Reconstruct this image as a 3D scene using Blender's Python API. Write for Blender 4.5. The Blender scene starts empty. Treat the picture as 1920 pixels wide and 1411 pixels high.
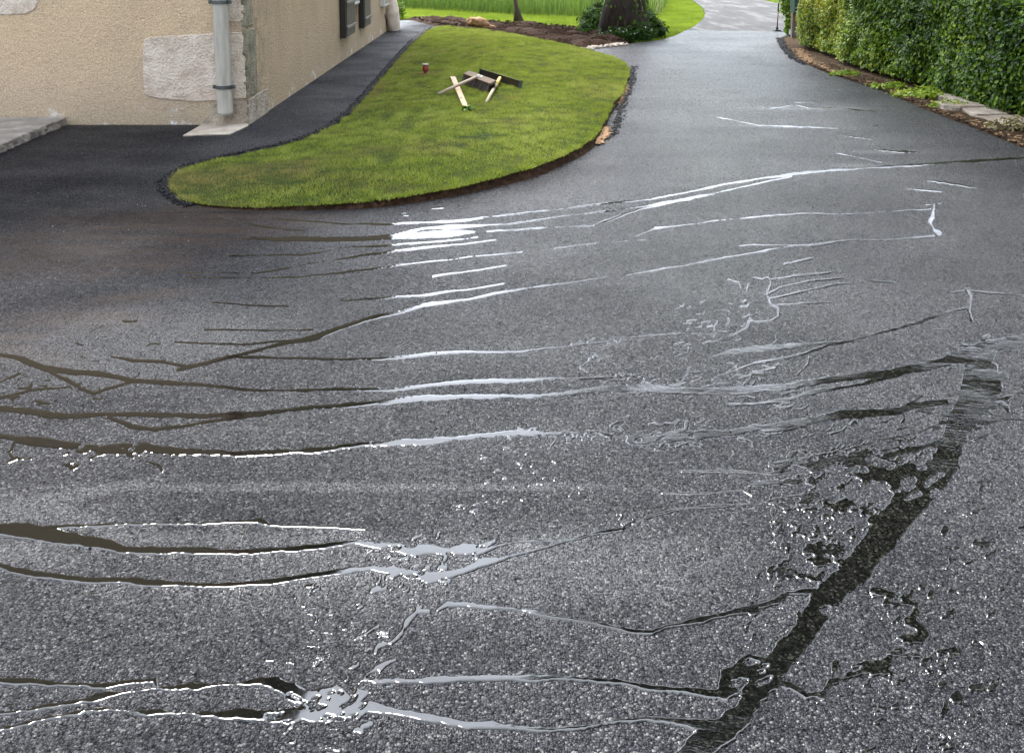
import bpy, bmesh, math, random
import numpy as np
from mathutils import Vector, Matrix, geometry, noise as mnoise

random.seed(7)
rng = np.random.default_rng(7)
R = math.radians
scene = bpy.context.scene
C = scene.collection

# ------------------------------------------------------------------ camera
FPX, CX, CY = 1850.0, 960.0, 131.0        # focal length / principal point in pixels of the 1920 px photo
PITCH, CAM_H = R(7.1), 1.4
cam_d = bpy.data.cameras.new('camera'); cam = bpy.data.objects.new('camera', cam_d); C.objects.link(cam)
cam.location = (0, 0, CAM_H); cam.rotation_euler = (R(90) - PITCH, 0, 0)
cam_d.sensor_fit = 'HORIZONTAL'; cam_d.sensor_width = 36; cam_d.lens = FPX / 1920 * 36
cam_d.shift_y = -(705.5 - CY) / 1920
cam_d.clip_start = 0.05; cam_d.clip_end = 2000
scene.camera = cam

# ------------------------------------------------------------------ sky and sun
SUN_EL, SUN_AZ = R(52), R(-20)            # azimuth from +Y towards +X : the sun stands ahead, behind the house
SUN_DIR = Vector((math.sin(SUN_AZ) * math.cos(SUN_EL), math.cos(SUN_AZ) * math.cos(SUN_EL), math.sin(SUN_EL)))
world = bpy.data.worlds.new('World'); scene.world = world; world.use_nodes = True
wt = world.node_tree; wt.nodes.clear()
def wn(t, **k):
    n = wt.nodes.new(t)
    for a, b in k.items(): setattr(n, a, b)
    return n
sky = wn('ShaderNodeTexSky', sky_type='NISHITA', sun_disc=False, sun_elevation=SUN_EL, sun_rotation=SUN_AZ, dust_density=3.0, air_density=1.0)
tc = wn('ShaderNodeTexCoord')
nz = wn('ShaderNodeTexNoise'); nz.inputs['Scale'].default_value = 2.6; nz.inputs['Detail'].default_value = 6; nz.inputs['Roughness'].default_value = 0.55
mp = wn('ShaderNodeMapping'); mp.inputs['Scale'].default_value = (1, 1, 2.2); mp.inputs['Location'].default_value = (3.1, 0.4, 0)
wt.links.new(tc.outputs['Generated'], mp.inputs['Vector']); wt.links.new(mp.outputs['Vector'], nz.inputs['Vector'])
cr = wn('ShaderNodeMapRange'); cr.inputs['From Min'].default_value = 0.28; cr.inputs['From Max'].default_value = 0.55
wt.links.new(nz.outputs['Fac'], cr.inputs['Value'])
dot = wn('ShaderNodeVectorMath', operation='DOT_PRODUCT'); dot.inputs[1].default_value = SUN_DIR
wt.links.new(tc.outputs['Generated'], dot.inputs[0])
glow = wn('ShaderNodeMapRange'); glow.inputs['From Min'].default_value = -0.2; glow.inputs['From Max'].default_value = 1.0
glow.inputs['To Min'].default_value = 0.0; glow.inputs['To Max'].default_value = 1.0
wt.links.new(dot.outputs['Value'], glow.inputs['Value'])
pw = wn('ShaderNodeMath', operation='POWER'); pw.inputs[1].default_value = 2.5
wt.links.new(glow.outputs['Result'], pw.inputs[0])
cb = wn('ShaderNodeMath', operation='MULTIPLY_ADD'); cb.inputs[1].default_value = 30.0; cb.inputs[2].default_value = 11.0
wt.links.new(pw.outputs[0], cb.inputs[0])
cc = wn('ShaderNodeVectorMath', operation='SCALE'); cc.inputs[0].default_value = (0.91, 0.975, 1.095)
wt.links.new(cb.outputs[0], cc.inputs['Scale'])
mx = wn('ShaderNodeMixRGB'); wt.links.new(cr.outputs['Result'], mx.inputs['Fac'])
wt.links.new(sky.outputs['Color'], mx.inputs['Color1']); wt.links.new(cc.outputs[0], mx.inputs['Color2'])
bg = wn('ShaderNodeBackground'); bg.inputs['Strength'].default_value = 0.15
wt.links.new(mx.outputs['Color'], bg.inputs['Color'])
wo = wn('ShaderNodeOutputWorld'); wt.links.new(bg.outputs[0], wo.inputs['Surface'])

sd = bpy.data.lights.new('sun', 'SUN'); sd.energy = 4.0; sd.angle = R(10); sd.color = (1.0, 0.965, 0.90)
sun = bpy.data.objects.new('sun', sd); C.objects.link(sun)
sun.rotation_euler = (-SUN_DIR).to_track_quat('-Z', 'Y').to_euler(); sun.location = (0, 0, 30)

scene.view_settings.view_transform = 'Standard'; scene.view_settings.look = 'None'
scene.view_settings.exposure = 0.6; scene.view_settings.gamma = 1.0
scene.cycles.max_bounces = 6; scene.cycles.transparent_max_bounces = 8
scene.cycles.sample_clamp_indirect = 6

# ------------------------------------------------------------------ helpers
def unp(px, py, z=0.0):
    """point of the photo -> the place on the level z (metres)"""
    u = (px - CX) / FPX; v = -(py - CY) / FPX
    c, s = math.cos(PITCH), math.sin(PITCH)
    d = (u, v * s + c, v * c - s); t = (z - CAM_H) / d[2]
    return (d[0] * t, d[1] * t, z)
def onY(px, py, Y):
    u = (px - CX) / FPX; v = -(py - CY) / FPX
    c, s = math.cos(PITCH), math.sin(PITCH)
    d = (u, v * s + c, v * c - s); t = Y / d[1]
    return (d[0] * t, Y, CAM_H + d[2] * t)
def onX(px, py, X):
    u = (px - CX) / FPX; v = -(py - CY) / FPX
    c, s = math.cos(PITCH), math.sin(PITCH)
    d = (u, v * s + c, v * c - s); t = X / d[0]
    return (X, d[1] * t, CAM_H + d[2] * t)

def link(name, me, mats=None, parent=None, loc=None):
    o = bpy.data.objects.new(name, me); C.objects.link(o)
    if mats is not None:
        for m in (mats if isinstance(mats, (list, tuple)) else [mats]): me.materials.append(m)
    if parent is not None: o.parent = parent
    if loc is not None: o.location = loc
    return o
def tag(o, label=None, cat=None, group=None, kind=None):
    if label: o['label'] = label
    if cat: o['category'] = cat
    if group: o['group'] = group
    if kind: o['kind'] = kind
    return o
def empty(name, loc, label, cat, group=None):
    o = bpy.data.objects.new(name, None); C.objects.link(o); o.location = loc; o.empty_display_size = 0.1
    return tag(o, label, cat, group)
def part(name, me, mat, root, smooth=False):
    """a mesh built in world coordinates becomes a child of an (unrotated) root"""
    o = link(name, me, mat, root)
    p = root
    off = Vector((0, 0, 0))
    while p is not None: off += Vector(p.location); p = p.parent
    o.location = -off
    if smooth:
        me.polygons.foreach_set('use_smooth', [True] * len(me.polygons))
    return o
def np_mesh(name, V, F, rnd=None, attrs=None, smooth=False):
    V = np.asarray(V, dtype=np.float32); F = np.asarray(F, dtype=np.int32)
    me = bpy.data.meshes.new(name)
    me.vertices.add(len(V)); me.vertices.foreach_set('co', V.ravel())
    k = F.shape[1]
    me.loops.add(F.size); me.loops.foreach_set('vertex_index', F.ravel())
    me.polygons.add(len(F)); me.polygons.foreach_set('loop_start', np.arange(len(F), dtype=np.int32) * k)
    try: me.polygons.foreach_set('loop_total', np.full(len(F), k, dtype=np.int32))
    except Exception: pass
    me.update(calc_edges=True)
    if smooth: me.polygons.foreach_set('use_smooth', np.ones(len(F), dtype=bool))
    if rnd is not None:
        a = me.attributes.new('rnd', 'FLOAT', 'POINT'); a.data.foreach_set('value', np.asarray(rnd, dtype=np.float32))
    for nm, arr in (attrs or {}).items():
        a = me.attributes.new(nm, 'FLOAT', 'POINT'); a.data.foreach_set('value', np.asarray(arr, dtype=np.float32))
    me.validate()
    return me
def bm_mesh(name, bm):
    me = bpy.data.meshes.new(name); bmesh.ops.recalc_face_normals(bm, faces=bm.faces); bm.to_mesh(me); bm.free(); return me
def bm_box(bm, c, s, rot=None, bevel=0.0):
    r = bmesh.ops.create_cube(bm, size=1.0); vs = r['verts']
    M = Matrix.Translation(c) @ (rot.to_4x4() if rot else Matrix.Identity(4)) @ Matrix.Diagonal((*s, 1))
    bmesh.ops.transform(bm, matrix=M, verts=vs)
    if bevel > 0:
        es = list({e for v in vs for e in v.link_edges})
        bmesh.ops.bevel(bm, geom=es, offset=bevel, segments=2, affect='EDGES', profile=0.5)
def bm_tube(bm, pts, rad, seg=10, cap=True):
    pts = [Vector(p) for p in pts]; rings = []
    for i, p in enumerate(pts):
        a = pts[max(i - 1, 0)]; b = pts[min(i + 1, len(pts) - 1)]
        t = (b - a).normalized(); up = Vector((0, 0, 1)) if abs(t.z) < 0.9 else Vector((1, 0, 0))
        x = t.cross(up).normalized(); y = t.cross(x).normalized()
        r = rad[i] if isinstance(rad, (list, tuple)) else rad
        rings.append([bm.verts.new(p + (x * math.cos(2 * math.pi * k / seg) + y * math.sin(2 * math.pi * k / seg)) * r) for k in range(seg)])
    for a, b in zip(rings[:-1], rings[1:]):
        for k in range(seg): bm.faces.new((a[k], a[(k + 1) % seg], b[(k + 1) % seg], b[k]))
    if cap: bm.faces.new(rings[0][::-1]); bm.faces.new(rings[-1])
def bm_lathe(bm, prof, c, seg=20):
    rings = [[bm.verts.new((c[0] + r * math.cos(2 * math.pi * k / seg), c[1] + r * math.sin(2 * math.pi * k / seg), c[2] + z)) for k in range(seg)] for r, z in prof]
    for a, b in zip(rings[:-1], rings[1:]):
        for k in range(seg): bm.faces.new((a[k], a[(k + 1) % seg], b[(k + 1) % seg], b[k]))
    bm.faces.new(rings[0][::-1]); bm.faces.new(rings[-1])

# value noise on arrays
_P = rng.random((256, 256)).astype(np.float64)
def vnoise(x, y):
    xi = np.floor(x).astype(int); yi = np.floor(y).astype(int); fx = x - xi; fy = y - yi
    fx = fx * fx * (3 - 2 * fx); fy = fy * fy * (3 - 2 * fy)
    a = _P[xi & 255, yi & 255]; b = _P[(xi + 1) & 255, yi & 255]; c = _P[xi & 255, (yi + 1) & 255]; d = _P[(xi + 1) & 255, (yi + 1) & 255]
    return (a * (1 - fx) + b * fx) * (1 - fy) + (c * (1 - fx) + d * fx) * fy
def fbm(x, y, s, o=3):
    r = 0; a = 1.0; t = 0
    for i in range(o):
        r = r + a * (vnoise(x * s + 17.3 * i, y * s + 5.1 * i) - 0.5); t += a; a *= 0.55; s *= 2.1
    return r / t * 2

# ------------------------------------------------------------------ materials
def mat_new(name):
    m = bpy.data.materials.new(name); m.use_nodes = True; nt = m.node_tree; nt.nodes.clear()
    out = nt.nodes.new('ShaderNodeOutputMaterial'); p = nt.nodes.new('ShaderNodeBsdfPrincipled')
    nt.links.new(p.outputs[0], out.inputs['Surface'])
    return m, nt, p
class NB:
    def __init__(s, nt): s.nt = nt
    def n(s, t, ins=None, **k):
        x = s.nt.nodes.new(t)
        for a, b in k.items(): setattr(x, a, b)
        for a, b in (ins or {}).items(): s.put(x, a, b)
        return x
    def put(s, x, a, b):
        if hasattr(b, 'is_output') or isinstance(b, bpy.types.NodeSocket): s.nt.links.new(b, x.inputs[a])
        else: x.inputs[a].default_value = b
    def pos(s): return s.n('ShaderNodeNewGeometry').outputs['Position']
    def noise(s, scale, vec=None, detail=4, rough=0.55, out='Fac', dist=0.0):
        x = s.n('ShaderNodeTexNoise', {'Scale': scale, 'Detail': detail, 'Roughness': rough, 'Distortion': dist})
        if vec is not None: s.put(x, 'Vector', vec)
        return x.outputs[out]
    def vor(s, scale, vec=None, feature='F1', rand=1.0):
        x = s.n('ShaderNodeTexVoronoi', {'Scale': scale, 'Randomness': rand}, feature=feature)
        if vec is not None: s.put(x, 'Vector', vec)
        return x
    def ramp(s, fac, stops):
        x = s.n('ShaderNodeValToRGB', {'Fac': fac}); r = x.color_ramp
        while len(r.elements) > 1: r.elements.remove(r.elements[-1])
        r.elements[0].position = stops[0][0]; r.elements[0].color = (*stops[0][1], 1)
        for p, c in stops[1:]:
            e = r.elements.new(p); e.color = (*c, 1)
        return x.outputs['Color']
    def mr(s, v, a, b, c=0.0, d=1.0, smooth=False):
        x = s.n('ShaderNodeMapRange', {'Value': v, 'From Min': a, 'From Max': b, 'To Min': c, 'To Max': d})
        if smooth: x.interpolation_type = 'SMOOTHSTEP'
        return x.outputs['Result']
    def math(s, op, a, b=0.0, c=0.0): 
        x = s.n('ShaderNodeMath', operation=op); s.put(x, 0, a); s.put(x, 1, b); s.put(x, 2, c); return x.outputs[0]
    def vm(s, op, a, b=None, scale=None):
        x = s.n('ShaderNodeVectorMath', operation=op); s.put(x, 0, a)
        if b is not None: s.put(x, 1, b)
        if scale is not None: s.put(x, 'Scale', scale)
        return x.outputs[0]
    def mix(s, f, a, b, bt='MIX'):
        x = s.n('ShaderNodeMixRGB', blend_type=bt); s.put(x, 'Fac', f); s.put(x, 'Color1', a if not isinstance(a, tuple) else (*a, 1)); s.put(x, 'Color2', b if not isinstance(b, tuple) else (*b, 1)); return x.outputs[0]
    def bump(s, h, strength=0.5, dist=0.01, normal=None):
        x = s.n('ShaderNodeBump', {'Height': h, 'Strength': strength, 'Distance': dist})
        if normal is not None: s.put(x, 'Normal', normal)
        return x.outputs[0]
    def attr(s, nm): return s.n('ShaderNodeAttribute', attribute_name=nm).outputs['Fac']
    def blob(s, pos, cx, cy, rx, ry, ang=0.0, soft=0.6, warp=0.5, wscale=1.6):
        """irregular patch mask on the ground"""
        a = s.vm('SUBTRACT', pos, (cx, cy, 0)); 
        r = s.n('ShaderNodeVectorRotate', {'Vector': a, 'Angle': -ang}, rotation_type='Z_AXIS').outputs[0]
        q = s.vm('MULTIPLY', r, (1 / rx, 1 / ry, 0)); l = s.n('ShaderNodeVectorMath', operation='LENGTH'); s.put(l, 0, q)
        n = s.noise(wscale, pos, 5, 0.6); d = s.math('MULTIPLY_ADD', s.math('SUBTRACT', n, 0.5), warp * 2, l.outputs['Value'])
        return s.mr(d, 1.0 + soft / 2, 1.0 - soft / 2, 0, 1, True)

def simple(name, col, rough=0.6, var=0.15, scale=20, bump=0.2, bscale=80, bdist=0.004, metal=0.0, col2=None, stretch=None):
    m, nt, p = mat_new(name); b = NB(nt)
    pos = b.n('ShaderNodeTexCoord').outputs['Object']
    if stretch: pos = b.vm('MULTIPLY', pos, stretch)
    c2 = col2 if col2 else tuple(max(0, c * (1 - 2.2 * var)) for c in col)
    n = b.noise(scale, pos, 5, 0.6)
    b.put(p, 'Base Color', b.mix(b.mr(n, 0.35, 0.65), col, c2))
    p.inputs['Roughness'].default_value = rough; p.inputs['Metallic'].default_value = metal
    if bump: b.put(p, 'Normal', b.bump(b.noise(bscale, pos, 4, 0.6), bump, bdist))
    return m

def mat_asphalt():
    m, nt, p = mat_new('asphalt'); b = NB(nt); pos = b.pos()
    flat = b.vm('MULTIPLY', pos, (1, 1, 0))
    v1 = b.vor(205, flat); v2 = b.vor(105, flat)
    cell = b.n('ShaderNodeSeparateColor', {'Color': v1.outputs['Color']}).outputs[0]
    cell2 = b.n('ShaderNodeSeparateColor', {'Color': v2.outputs['Color']}).outputs[1]
    col = b.ramp(cell, [(0, (0.003, 0.003, 0.004)), (0.5, (0.009, 0.009, 0.012)), (0.82, (0.030, 0.031, 0.035)), (0.94, (0.085, 0.085, 0.088)), (1, (0.16, 0.157, 0.15))])
    cav = b.mr(v1.outputs['Distance'], 0.35, 0.75, 1.0, 0.0)
    big = b.noise(0.9, flat, 5, 0.6)
    col = b.mix(1.0, col, b.ramp(big, [(0.3, (0.6, 0.6, 0.62)), (0.7, (1.35, 1.30, 1.28))]), 'MULTIPLY')
    # dry, freshly laid part by the house wall and on the footpath: the binder is black and matt, with house shade put into the colour
    DX, DY, _ = unp(120, 330)
    dry = b.blob(flat, -2.6, 6.0, 1.75, 1.75, 0.0, 0.7, 0.35, 1.3)
    dry2 = b.blob(flat, -1.45, 11.5, 0.85, 8.0, 0.0, 0.5, 0.2, 1.1)
    dry = b.math('MAXIMUM', dry, dry2)
    col = b.mix(dry, col, b.mix(0.5, col, (0.007, 0.007, 0.008)))
    # brown silt left by the runoff
    s = None
    for (px, py, rx, ry, a) in ((330, 425, 0.75, 0.42, 0.15), (60, 470, 0.8, 0.35, 0.0), (430, 400, 0.5, 0.18, -0.2), (130, 600, 0.28, 0.16, 0.2), (270, 555, 0.22, 0.07, 0.3), (30, 650, 0.3, 0.12, -0.5), (170, 500, 0.5, 0.16, 0.2)):
        x, y, _ = unp(px, py); q = b.blob(flat, x, y, rx, ry, a, 1.1, 0.8, 2.6)
        s = q if s is None else b.math('MAXIMUM', s, q)
    streak = b.noise(3.0, b.vm('MULTIPLY', flat, (0.6, 5.0, 1)), 5, 0.65)
    s = b.math('MULTIPLY', s, b.mr(streak, 0.36, 0.62, 0.15, 1.0))
    s = b.math('MULTIPLY', s, b.mr(v1.outputs['Distance'], 0.25, 0.62, 1.0, 0.75))
    col = b.mix(b.math('MULTIPLY', s, 0.85), col, (0.055, 0.038, 0.027))
    b.put(p, 'Base Color', col)
    rough = b.mr(cell2, 0, 1, 0.20, 0.40)
    rough = b.math('ADD', rough, b.math('MULTIPLY', dry, 0.38))
    rough = b.math('ADD', rough, b.math('MULTIPLY', s, 0.25))
    b.put(p, 'Roughness', rough)
    # thin film of water, patchy: more gloss where it has not drained
    wet = b.mr(b.noise(1.1, b.vm('MULTIPLY', flat, (0.8, 1.3, 1)), 6, 0.62), 0.38, 0.64)
    sheen = None
    for (px, py, rx, ry, a) in ((560, 912, .62, .022, 0.0), (930, 912, .35, .018, 0.0), (150, 925, .2, .03, 0.35), (50, 955, .17, .055, -0.25), (120, 965, .16, .04, -0.3), (900, 1065, .55, .14, 0.1), (60, 1040, .14, .05, -.2), (480, 1010, .45, .03, 0), (1535, 203, .55, .10, 0), (1500, 238, .45, .06, -.1), (1680, 285, .3, .07, 0), (1600, 310, .14, .05, 0), (250, 640, .5, .35, 0)):
        x, y, _ = unp(px, py); q = b.blob(flat, x, y, rx, ry, a, 1.2, 0.35, 5.0); sheen = q if sheen is None else b.math('MAXIMUM', sheen, q)
    iorw = b.math('ADD', b.mr(wet, 0, 1, 1.44, 1.70), b.math('MULTIPLY', sheen, 0.45))
    b.put(p, 'Specular IOR Level', b.mr(cav, 0, 1, 0.02, 0.55))  # gaps between grains dulled: occlusion put into the specular level
    b.put(p, 'IOR', b.math('SUBTRACT', iorw, b.math('MULTIPLY', dry, 0.26)))
    h = b.math('ADD', b.mr(v1.outputs['Distance'], 0, 0.7, 1, 0), b.math('MULTIPLY', b.mr(v2.outputs['Distance'], 0, 0.8, 1, 0), 0.8))
    bn = b.bump(h, 1.0, 0.0042)
    tilt = b.vm('SCALE', b.vm('SUBTRACT', v1.outputs['Color'], (0.5, 0.5, 0.5)), scale=b.math('SUBTRACT', 0.72, b.math('MULTIPLY', s, 0.3)))
    nn = b.vm('NORMALIZE', b.vm('ADD', bn, tilt))
    b.put(p, 'Normal', nn)
    return m
def mat_old_road():
    m, nt, p = mat_new('old_road'); b = NB(nt); pos = b.pos()
    n = b.noise(1.3, b.vm('MULTIPLY', pos, (2.2, 0.5, 1)), 6, 0.65)
    col = b.ramp(n, [(0.3, (0.028, 0.027, 0.026)), (0.5, (0.052, 0.050, 0.047)), (0.62, (0.15, 0.143, 0.135))])
    b.put(p, 'Base Color', b.mix(0.4, col, b.ramp(b.noise(60, pos, 3, 0.6), [(0.35, (0.04, 0.04, 0.04)), (0.65, (0.13, 0.128, 0.12))])))
    p.inputs['Roughness'].default_value = 0.8; p.inputs['Specular IOR Level'].default_value = 0.12
    b.put(p, 'Normal', b.bump(b.noise(120, pos, 3, 0.6), 0.5, 0.004))
    return m
def mat_water():
    m, nt, p = mat_new('water'); b = NB(nt); pos = b.pos()
    silt = b.attr('silt'); rip = b.attr('ripple')
    g1 = b.vor(200, b.vm('MULTIPLY', pos, (1, 1, 0))); gc = b.n('ShaderNodeSeparateColor', {'Color': g1.outputs['Color']}).outputs[0]
    bed_ = b.ramp(gc, [(0, (0.001, 0.001, 0.001)), (0.6, (0.006, 0.006, 0.005)), (0.9, (0.018, 0.017, 0.014)), (1, (0.05, 0.047, 0.038))])
    b.put(p, 'Base Color', b.mix(silt, b.mix(b.mr(rip, 0.04, 0.3, 0.15, 1.0), (0.0025, 0.0028, 0.0024), bed_), (0.0055, 0.005, 0.0042)))
    p.inputs['Roughness'].default_value = 0.05; p.inputs['IOR'].default_value = 1.5
    q = b.vm('MULTIPLY', pos, (1.0, 2.6, 1))
    h1 = b.noise(38, q, 3, 0.6, dist=1.2); h2 = b.noise(4.0, pos, 2, 0.5)
    q2 = b.vm('MULTIPLY', pos, (0.8, 3.0, 1))
    h3 = b.noise(1.0, b.n('ShaderNodeVectorRotate', {'Vector': b.vm('MULTIPLY', b.n('ShaderNodeVectorRotate', {'Vector': pos, 'Angle': 0.22}, rotation_type='Z_AXIS').outputs[0], (11.0, 62.0, 1)), 'Angle': 0.0}, rotation_type='Z_AXIS').outputs[0], 3, 0.6, dist=0.7)
    h = b.math('ADD', b.math('MULTIPLY', b.math('MULTIPLY', h1, rip), 0.5), b.math('MULTIPLY', h3, rip))
    pat = b.mr(b.noise(5.0, b.vm('MULTIPLY', pos, (1, 1.6, 1)), 3, 0.5), 0.38, 0.6)
    h = b.math('MULTIPLY', h, pat)
    n1 = b.bump(h, 1.0, 0.0021)
    h4 = b.noise(1.0, b.vm('MULTIPLY', pos, (85, 210, 1)), 3, 0.7)
    n1 = b.bump(b.math('MULTIPLY', h4, b.mr(rip, 0.03, 0.3, 0.0, 1.0)), 1.0, 0.00022, n1)
    n2 = b.bump(b.math('ADD', h2, b.math('MULTIPLY', b.noise(26.0, pos, 2, 0.5), 0.10)), 0.3, 0.004, n1)
    b.put(p, 'Normal', n2)
    return m
def mat_plaster():
    m, nt, p = mat_new('plaster'); b = NB(nt); pos = b.pos()
    n1 = b.noise(1.1, pos, 5, 0.6); n2 = b.noise(3.4, pos, 4, 0.6)
    col = b.ramp(n1, [(0.3, (0.56, 0.415, 0.285)), (0.5, (0.62, 0.475, 0.31)), (0.7, (0.55, 0.42, 0.295))])
    col = b.mix(b.mr(n2, 0.45, 0.8, 0, 0.35), col, (0.44, 0.345, 0.26))
    # damp, lichen and grime near the ground
    z = b.n('ShaderNodeSeparateXYZ', {'Vector': pos}).outputs
    low = b.mr(b.math('ADD', z[2], b.math('MULTIPLY', b.math('SUBTRACT', n1, 0.5), 1.2)), 0.75, 0.05)
    col = b.mix(b.math('MULTIPLY', low, 0.55), col, (0.40, 0.32, 0.26))
    st = b.mr(b.noise(0.8, b.vm('ADD', pos, (4.2, 1.0, 2.2)), 5, 0.65), 0.5, 0.68)
    col = b.mix(b.math('MULTIPLY', st, 0.5), col, (0.36, 0.30, 0.25))
    col = b.mix(b.math('MULTIPLY', b.mr(b.noise(1.7, b.vm('ADD', pos, (9.0, 0, 3.0)), 4, 0.6), 0.52, 0.7), 0.35), col, (0.60, 0.44, 0.30))
    foot = b.mr(b.math('ADD', z[2], b.math('MULTIPLY', b.math('SUBTRACT', n2, 0.5), 0.5)), 0.32, 0.02)
    col = b.mix(b.math('MULTIPLY', foot, 0.45), col, (0.36, 0.31, 0.20))
    wy = unp(465, 234)[1]; side = b.mr(b.n('ShaderNodeSeparateXYZ', {'Vector': b.n('ShaderNodeNewGeometry').outputs['True Normal']}).outputs[0], 0.4, 0.6)       # side wall's shade put into a grey-brown tone, with weathered runs
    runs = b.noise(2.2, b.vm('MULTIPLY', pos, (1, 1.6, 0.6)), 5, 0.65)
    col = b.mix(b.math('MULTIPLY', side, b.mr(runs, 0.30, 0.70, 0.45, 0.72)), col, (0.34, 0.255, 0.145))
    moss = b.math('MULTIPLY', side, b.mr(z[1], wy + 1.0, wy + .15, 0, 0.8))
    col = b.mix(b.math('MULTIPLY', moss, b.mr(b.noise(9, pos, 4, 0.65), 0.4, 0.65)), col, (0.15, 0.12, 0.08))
    chip = b.math('MULTIPLY', b.mr(b.noise(8, pos, 5, 0.65), 0.58, 0.66), b.mr(z[2], 0.16, 0.06))
    col = b.mix(chip, col, (0.62, 0.60, 0.56))
    fine = b.noise(95, pos, 3, 0.75)
    col = b.mix(1.0, col, b.ramp(fine, [(0.3, (0.60, 0.585, 0.57)), (0.7, (1.22, 1.2, 1.18))]), 'MULTIPLY')
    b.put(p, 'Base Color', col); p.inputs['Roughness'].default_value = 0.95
    h = b.math('ADD', b.noise(70, pos, 4, 0.65), b.math('MULTIPLY', b.noise(22, pos, 3, 0.6), 0.8))
    b.put(p, 'Normal', b.bump(h, 0.9, 0.016))
    return m
def mat_stone(name, c1, c2, c3, bscale=45, bd=0.02, wr=9):
    m, nt, p = mat_new(name); b = NB(nt); pos = b.pos()
    n1 = b.noise(wr, pos, 6, 0.65)
    col = b.ramp(n1, [(0.32, c1), (0.5, c2), (0.68, c3)])
    col = b.mix(1.0, col, b.ramp(b.noise(140, pos, 3, 0.7), [(0.3, (0.78, 0.78, 0.78)), (0.7, (1.12, 1.12, 1.12))]), 'MULTIPLY')
    b.put(p, 'Base Color', col); p.inputs['Roughness'].default_value = 0.9
    v = b.vor(bscale, pos, 'SMOOTH_F1').outputs['Distance']
    b.put(p, 'Normal', b.bump(b.math('ADD', v, b.math('MULTIPLY', b.noise(bscale * 2, pos, 4, 0.65), 0.7)), 0.8, bd))
    return m
def mat_leaf(name, stops, rough=0.4, trans=0.35, tcol=(0.16, 0.26, 0.02), patch=None, spec=0.5):
    m = bpy.data.materials.new(name); m.use_nodes = True; nt = m.node_tree; nt.nodes.clear(); b = NB(nt)
    out = b.n('ShaderNodeOutputMaterial'); p = b.n('ShaderNodeBsdfPrincipled')
    r = b.attr('rnd'); col = b.ramp(r, stops)
    if patch: col = patch(b, col)
    b.put(p, 'Base Color', col); p.inputs['Roughness'].default_value = rough; p.inputs['Specular IOR Level'].default_value = spec
    t = b.n('ShaderNodeBsdfTranslucent', {'Color': b.mix(0.5, col, tcol)})
    mx = b.n('ShaderNodeMixShader', {'Fac': trans}); nt.links.new(p.outputs[0], mx.inputs[1]); nt.links.new(t.outputs[0], mx.inputs[2])
    nt.links.new(mx.outputs[0], out.inputs['Surface'])
    return m
def mat_soil(name='soil', c1=(0.012, 0.0065, 0.004), c2=(0.040, 0.022, 0.013), c3=(0.11, 0.066, 0.042)):
    m, nt, p = mat_new(name); b = NB(nt); pos = b.pos()
    col = b.ramp(b.noise(26, pos, 6, 0.7), [(0.3, c1), (0.52, c2), (0.72, c3)])
    b.put(p, 'Base Color', col); p.inputs['Roughness'].default_value = 0.95; p.inputs['Specular IOR Level'].default_value = 0.08
    b.put(p, 'Normal', b.bump(b.noise(40, pos, 6, 0.7), 1.0, 0.03))
    return m
def mat_turf(name, c1, c2, c3):
    m, nt, p = mat_new(name); b = NB(nt); pos = b.pos()
    col = b.ramp(b.noise(1.3, pos, 6, 0.65), [(0.3, c1), (0.5, c2), (0.7, c3)])
    b.put(p, 'Base Color', col); p.inputs['Roughness'].default_value = 1.0; p.inputs['Specular IOR Level'].default_value = 0.1
    b.put(p, 'Normal', b.bump(b.noise(90, pos, 4, 0.7), 0.6, 0.01))
    return m
M = {}
M['asphalt'] = mat_asphalt(); M['old_road'] = mat_old_road(); M['water'] = mat_water(); M['plaster'] = mat_plaster()
M['quoin'] = mat_stone('quoin_stone', (0.42, 0.34, 0.265), (0.56, 0.47, 0.385), (0.66, 0.575, 0.49), 60, 0.011)
M['plinth'] = mat_stone('plinth_stone', (0.16, 0.13, 0.09), (0.30, 0.25, 0.19), (0.40, 0.35, 0.27), 60, 0.015)
M['slab'] = mat_stone('slab_stone', (0.12, 0.11, 0.095), (0.20, 0.18, 0.155), (0.30, 0.275, 0.24), 14, 0.01, 5)
M['concrete'] = mat_stone('concrete', (0.24, 0.20, 0.16), (0.32, 0.275, 0.22), (0.40, 0.35, 0.29), 30, 0.003)
M['steps'] = mat_stone('step_stone', (0.16, 0.12, 0.09), (0.26, 0.215, 0.165), (0.38, 0.33, 0.27), 18, 0.006, 6)
M['soil'] = mat_soil(); M['litter'] = mat_soil('litter', (0.025, 0.015, 0.009), (0.08, 0.052, 0.03), (0.22, 0.155, 0.095))
M['turf'] = mat_turf('turf', (0.018, 0.028, 0.006), (0.028, 0.040, 0.008), (0.04, 0.042, 0.012))
M['turf_far'] = mat_turf('turf_far', (0.07, 0.12, 0.015), (0.09, 0.15, 0.02), (0.11, 0.16, 0.025))
M['zinc'] = simple('zinc_pipe', (0.42, 0.395, 0.345), 0.65, 0.12, 22, 0.2, 40, 0.002, 0.0, (0.30, 0.28, 0.24), (1, 1, 0.15))
M['zinc'].node_tree.nodes['Principled BSDF'].inputs['Specular IOR Level'].default_value = 0.15
M['cast'] = simple('red_cast_iron', (0.22, 0.045, 0.03), 0.6)
M['steel'] = simple('galvanised_steel', (0.10, 0.11, 0.11), 0.4, 0.15, 60, 0.1, 200, 0.001, 0.6)
M['shutter'] = simple('shutter_paint', (0.085, 0.068, 0.05), 0.6, 0.1, 12, 0.3, 60, 0.002, stretch=(1, 1, 0.3))
M['shutter_dark'] = simple('shutter_edge', (0.018, 0.014, 0.012), 0.6)
M['white'] = simple('white_paint', (0.62, 0.62, 0.60), 0.5, 0.08)
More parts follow.
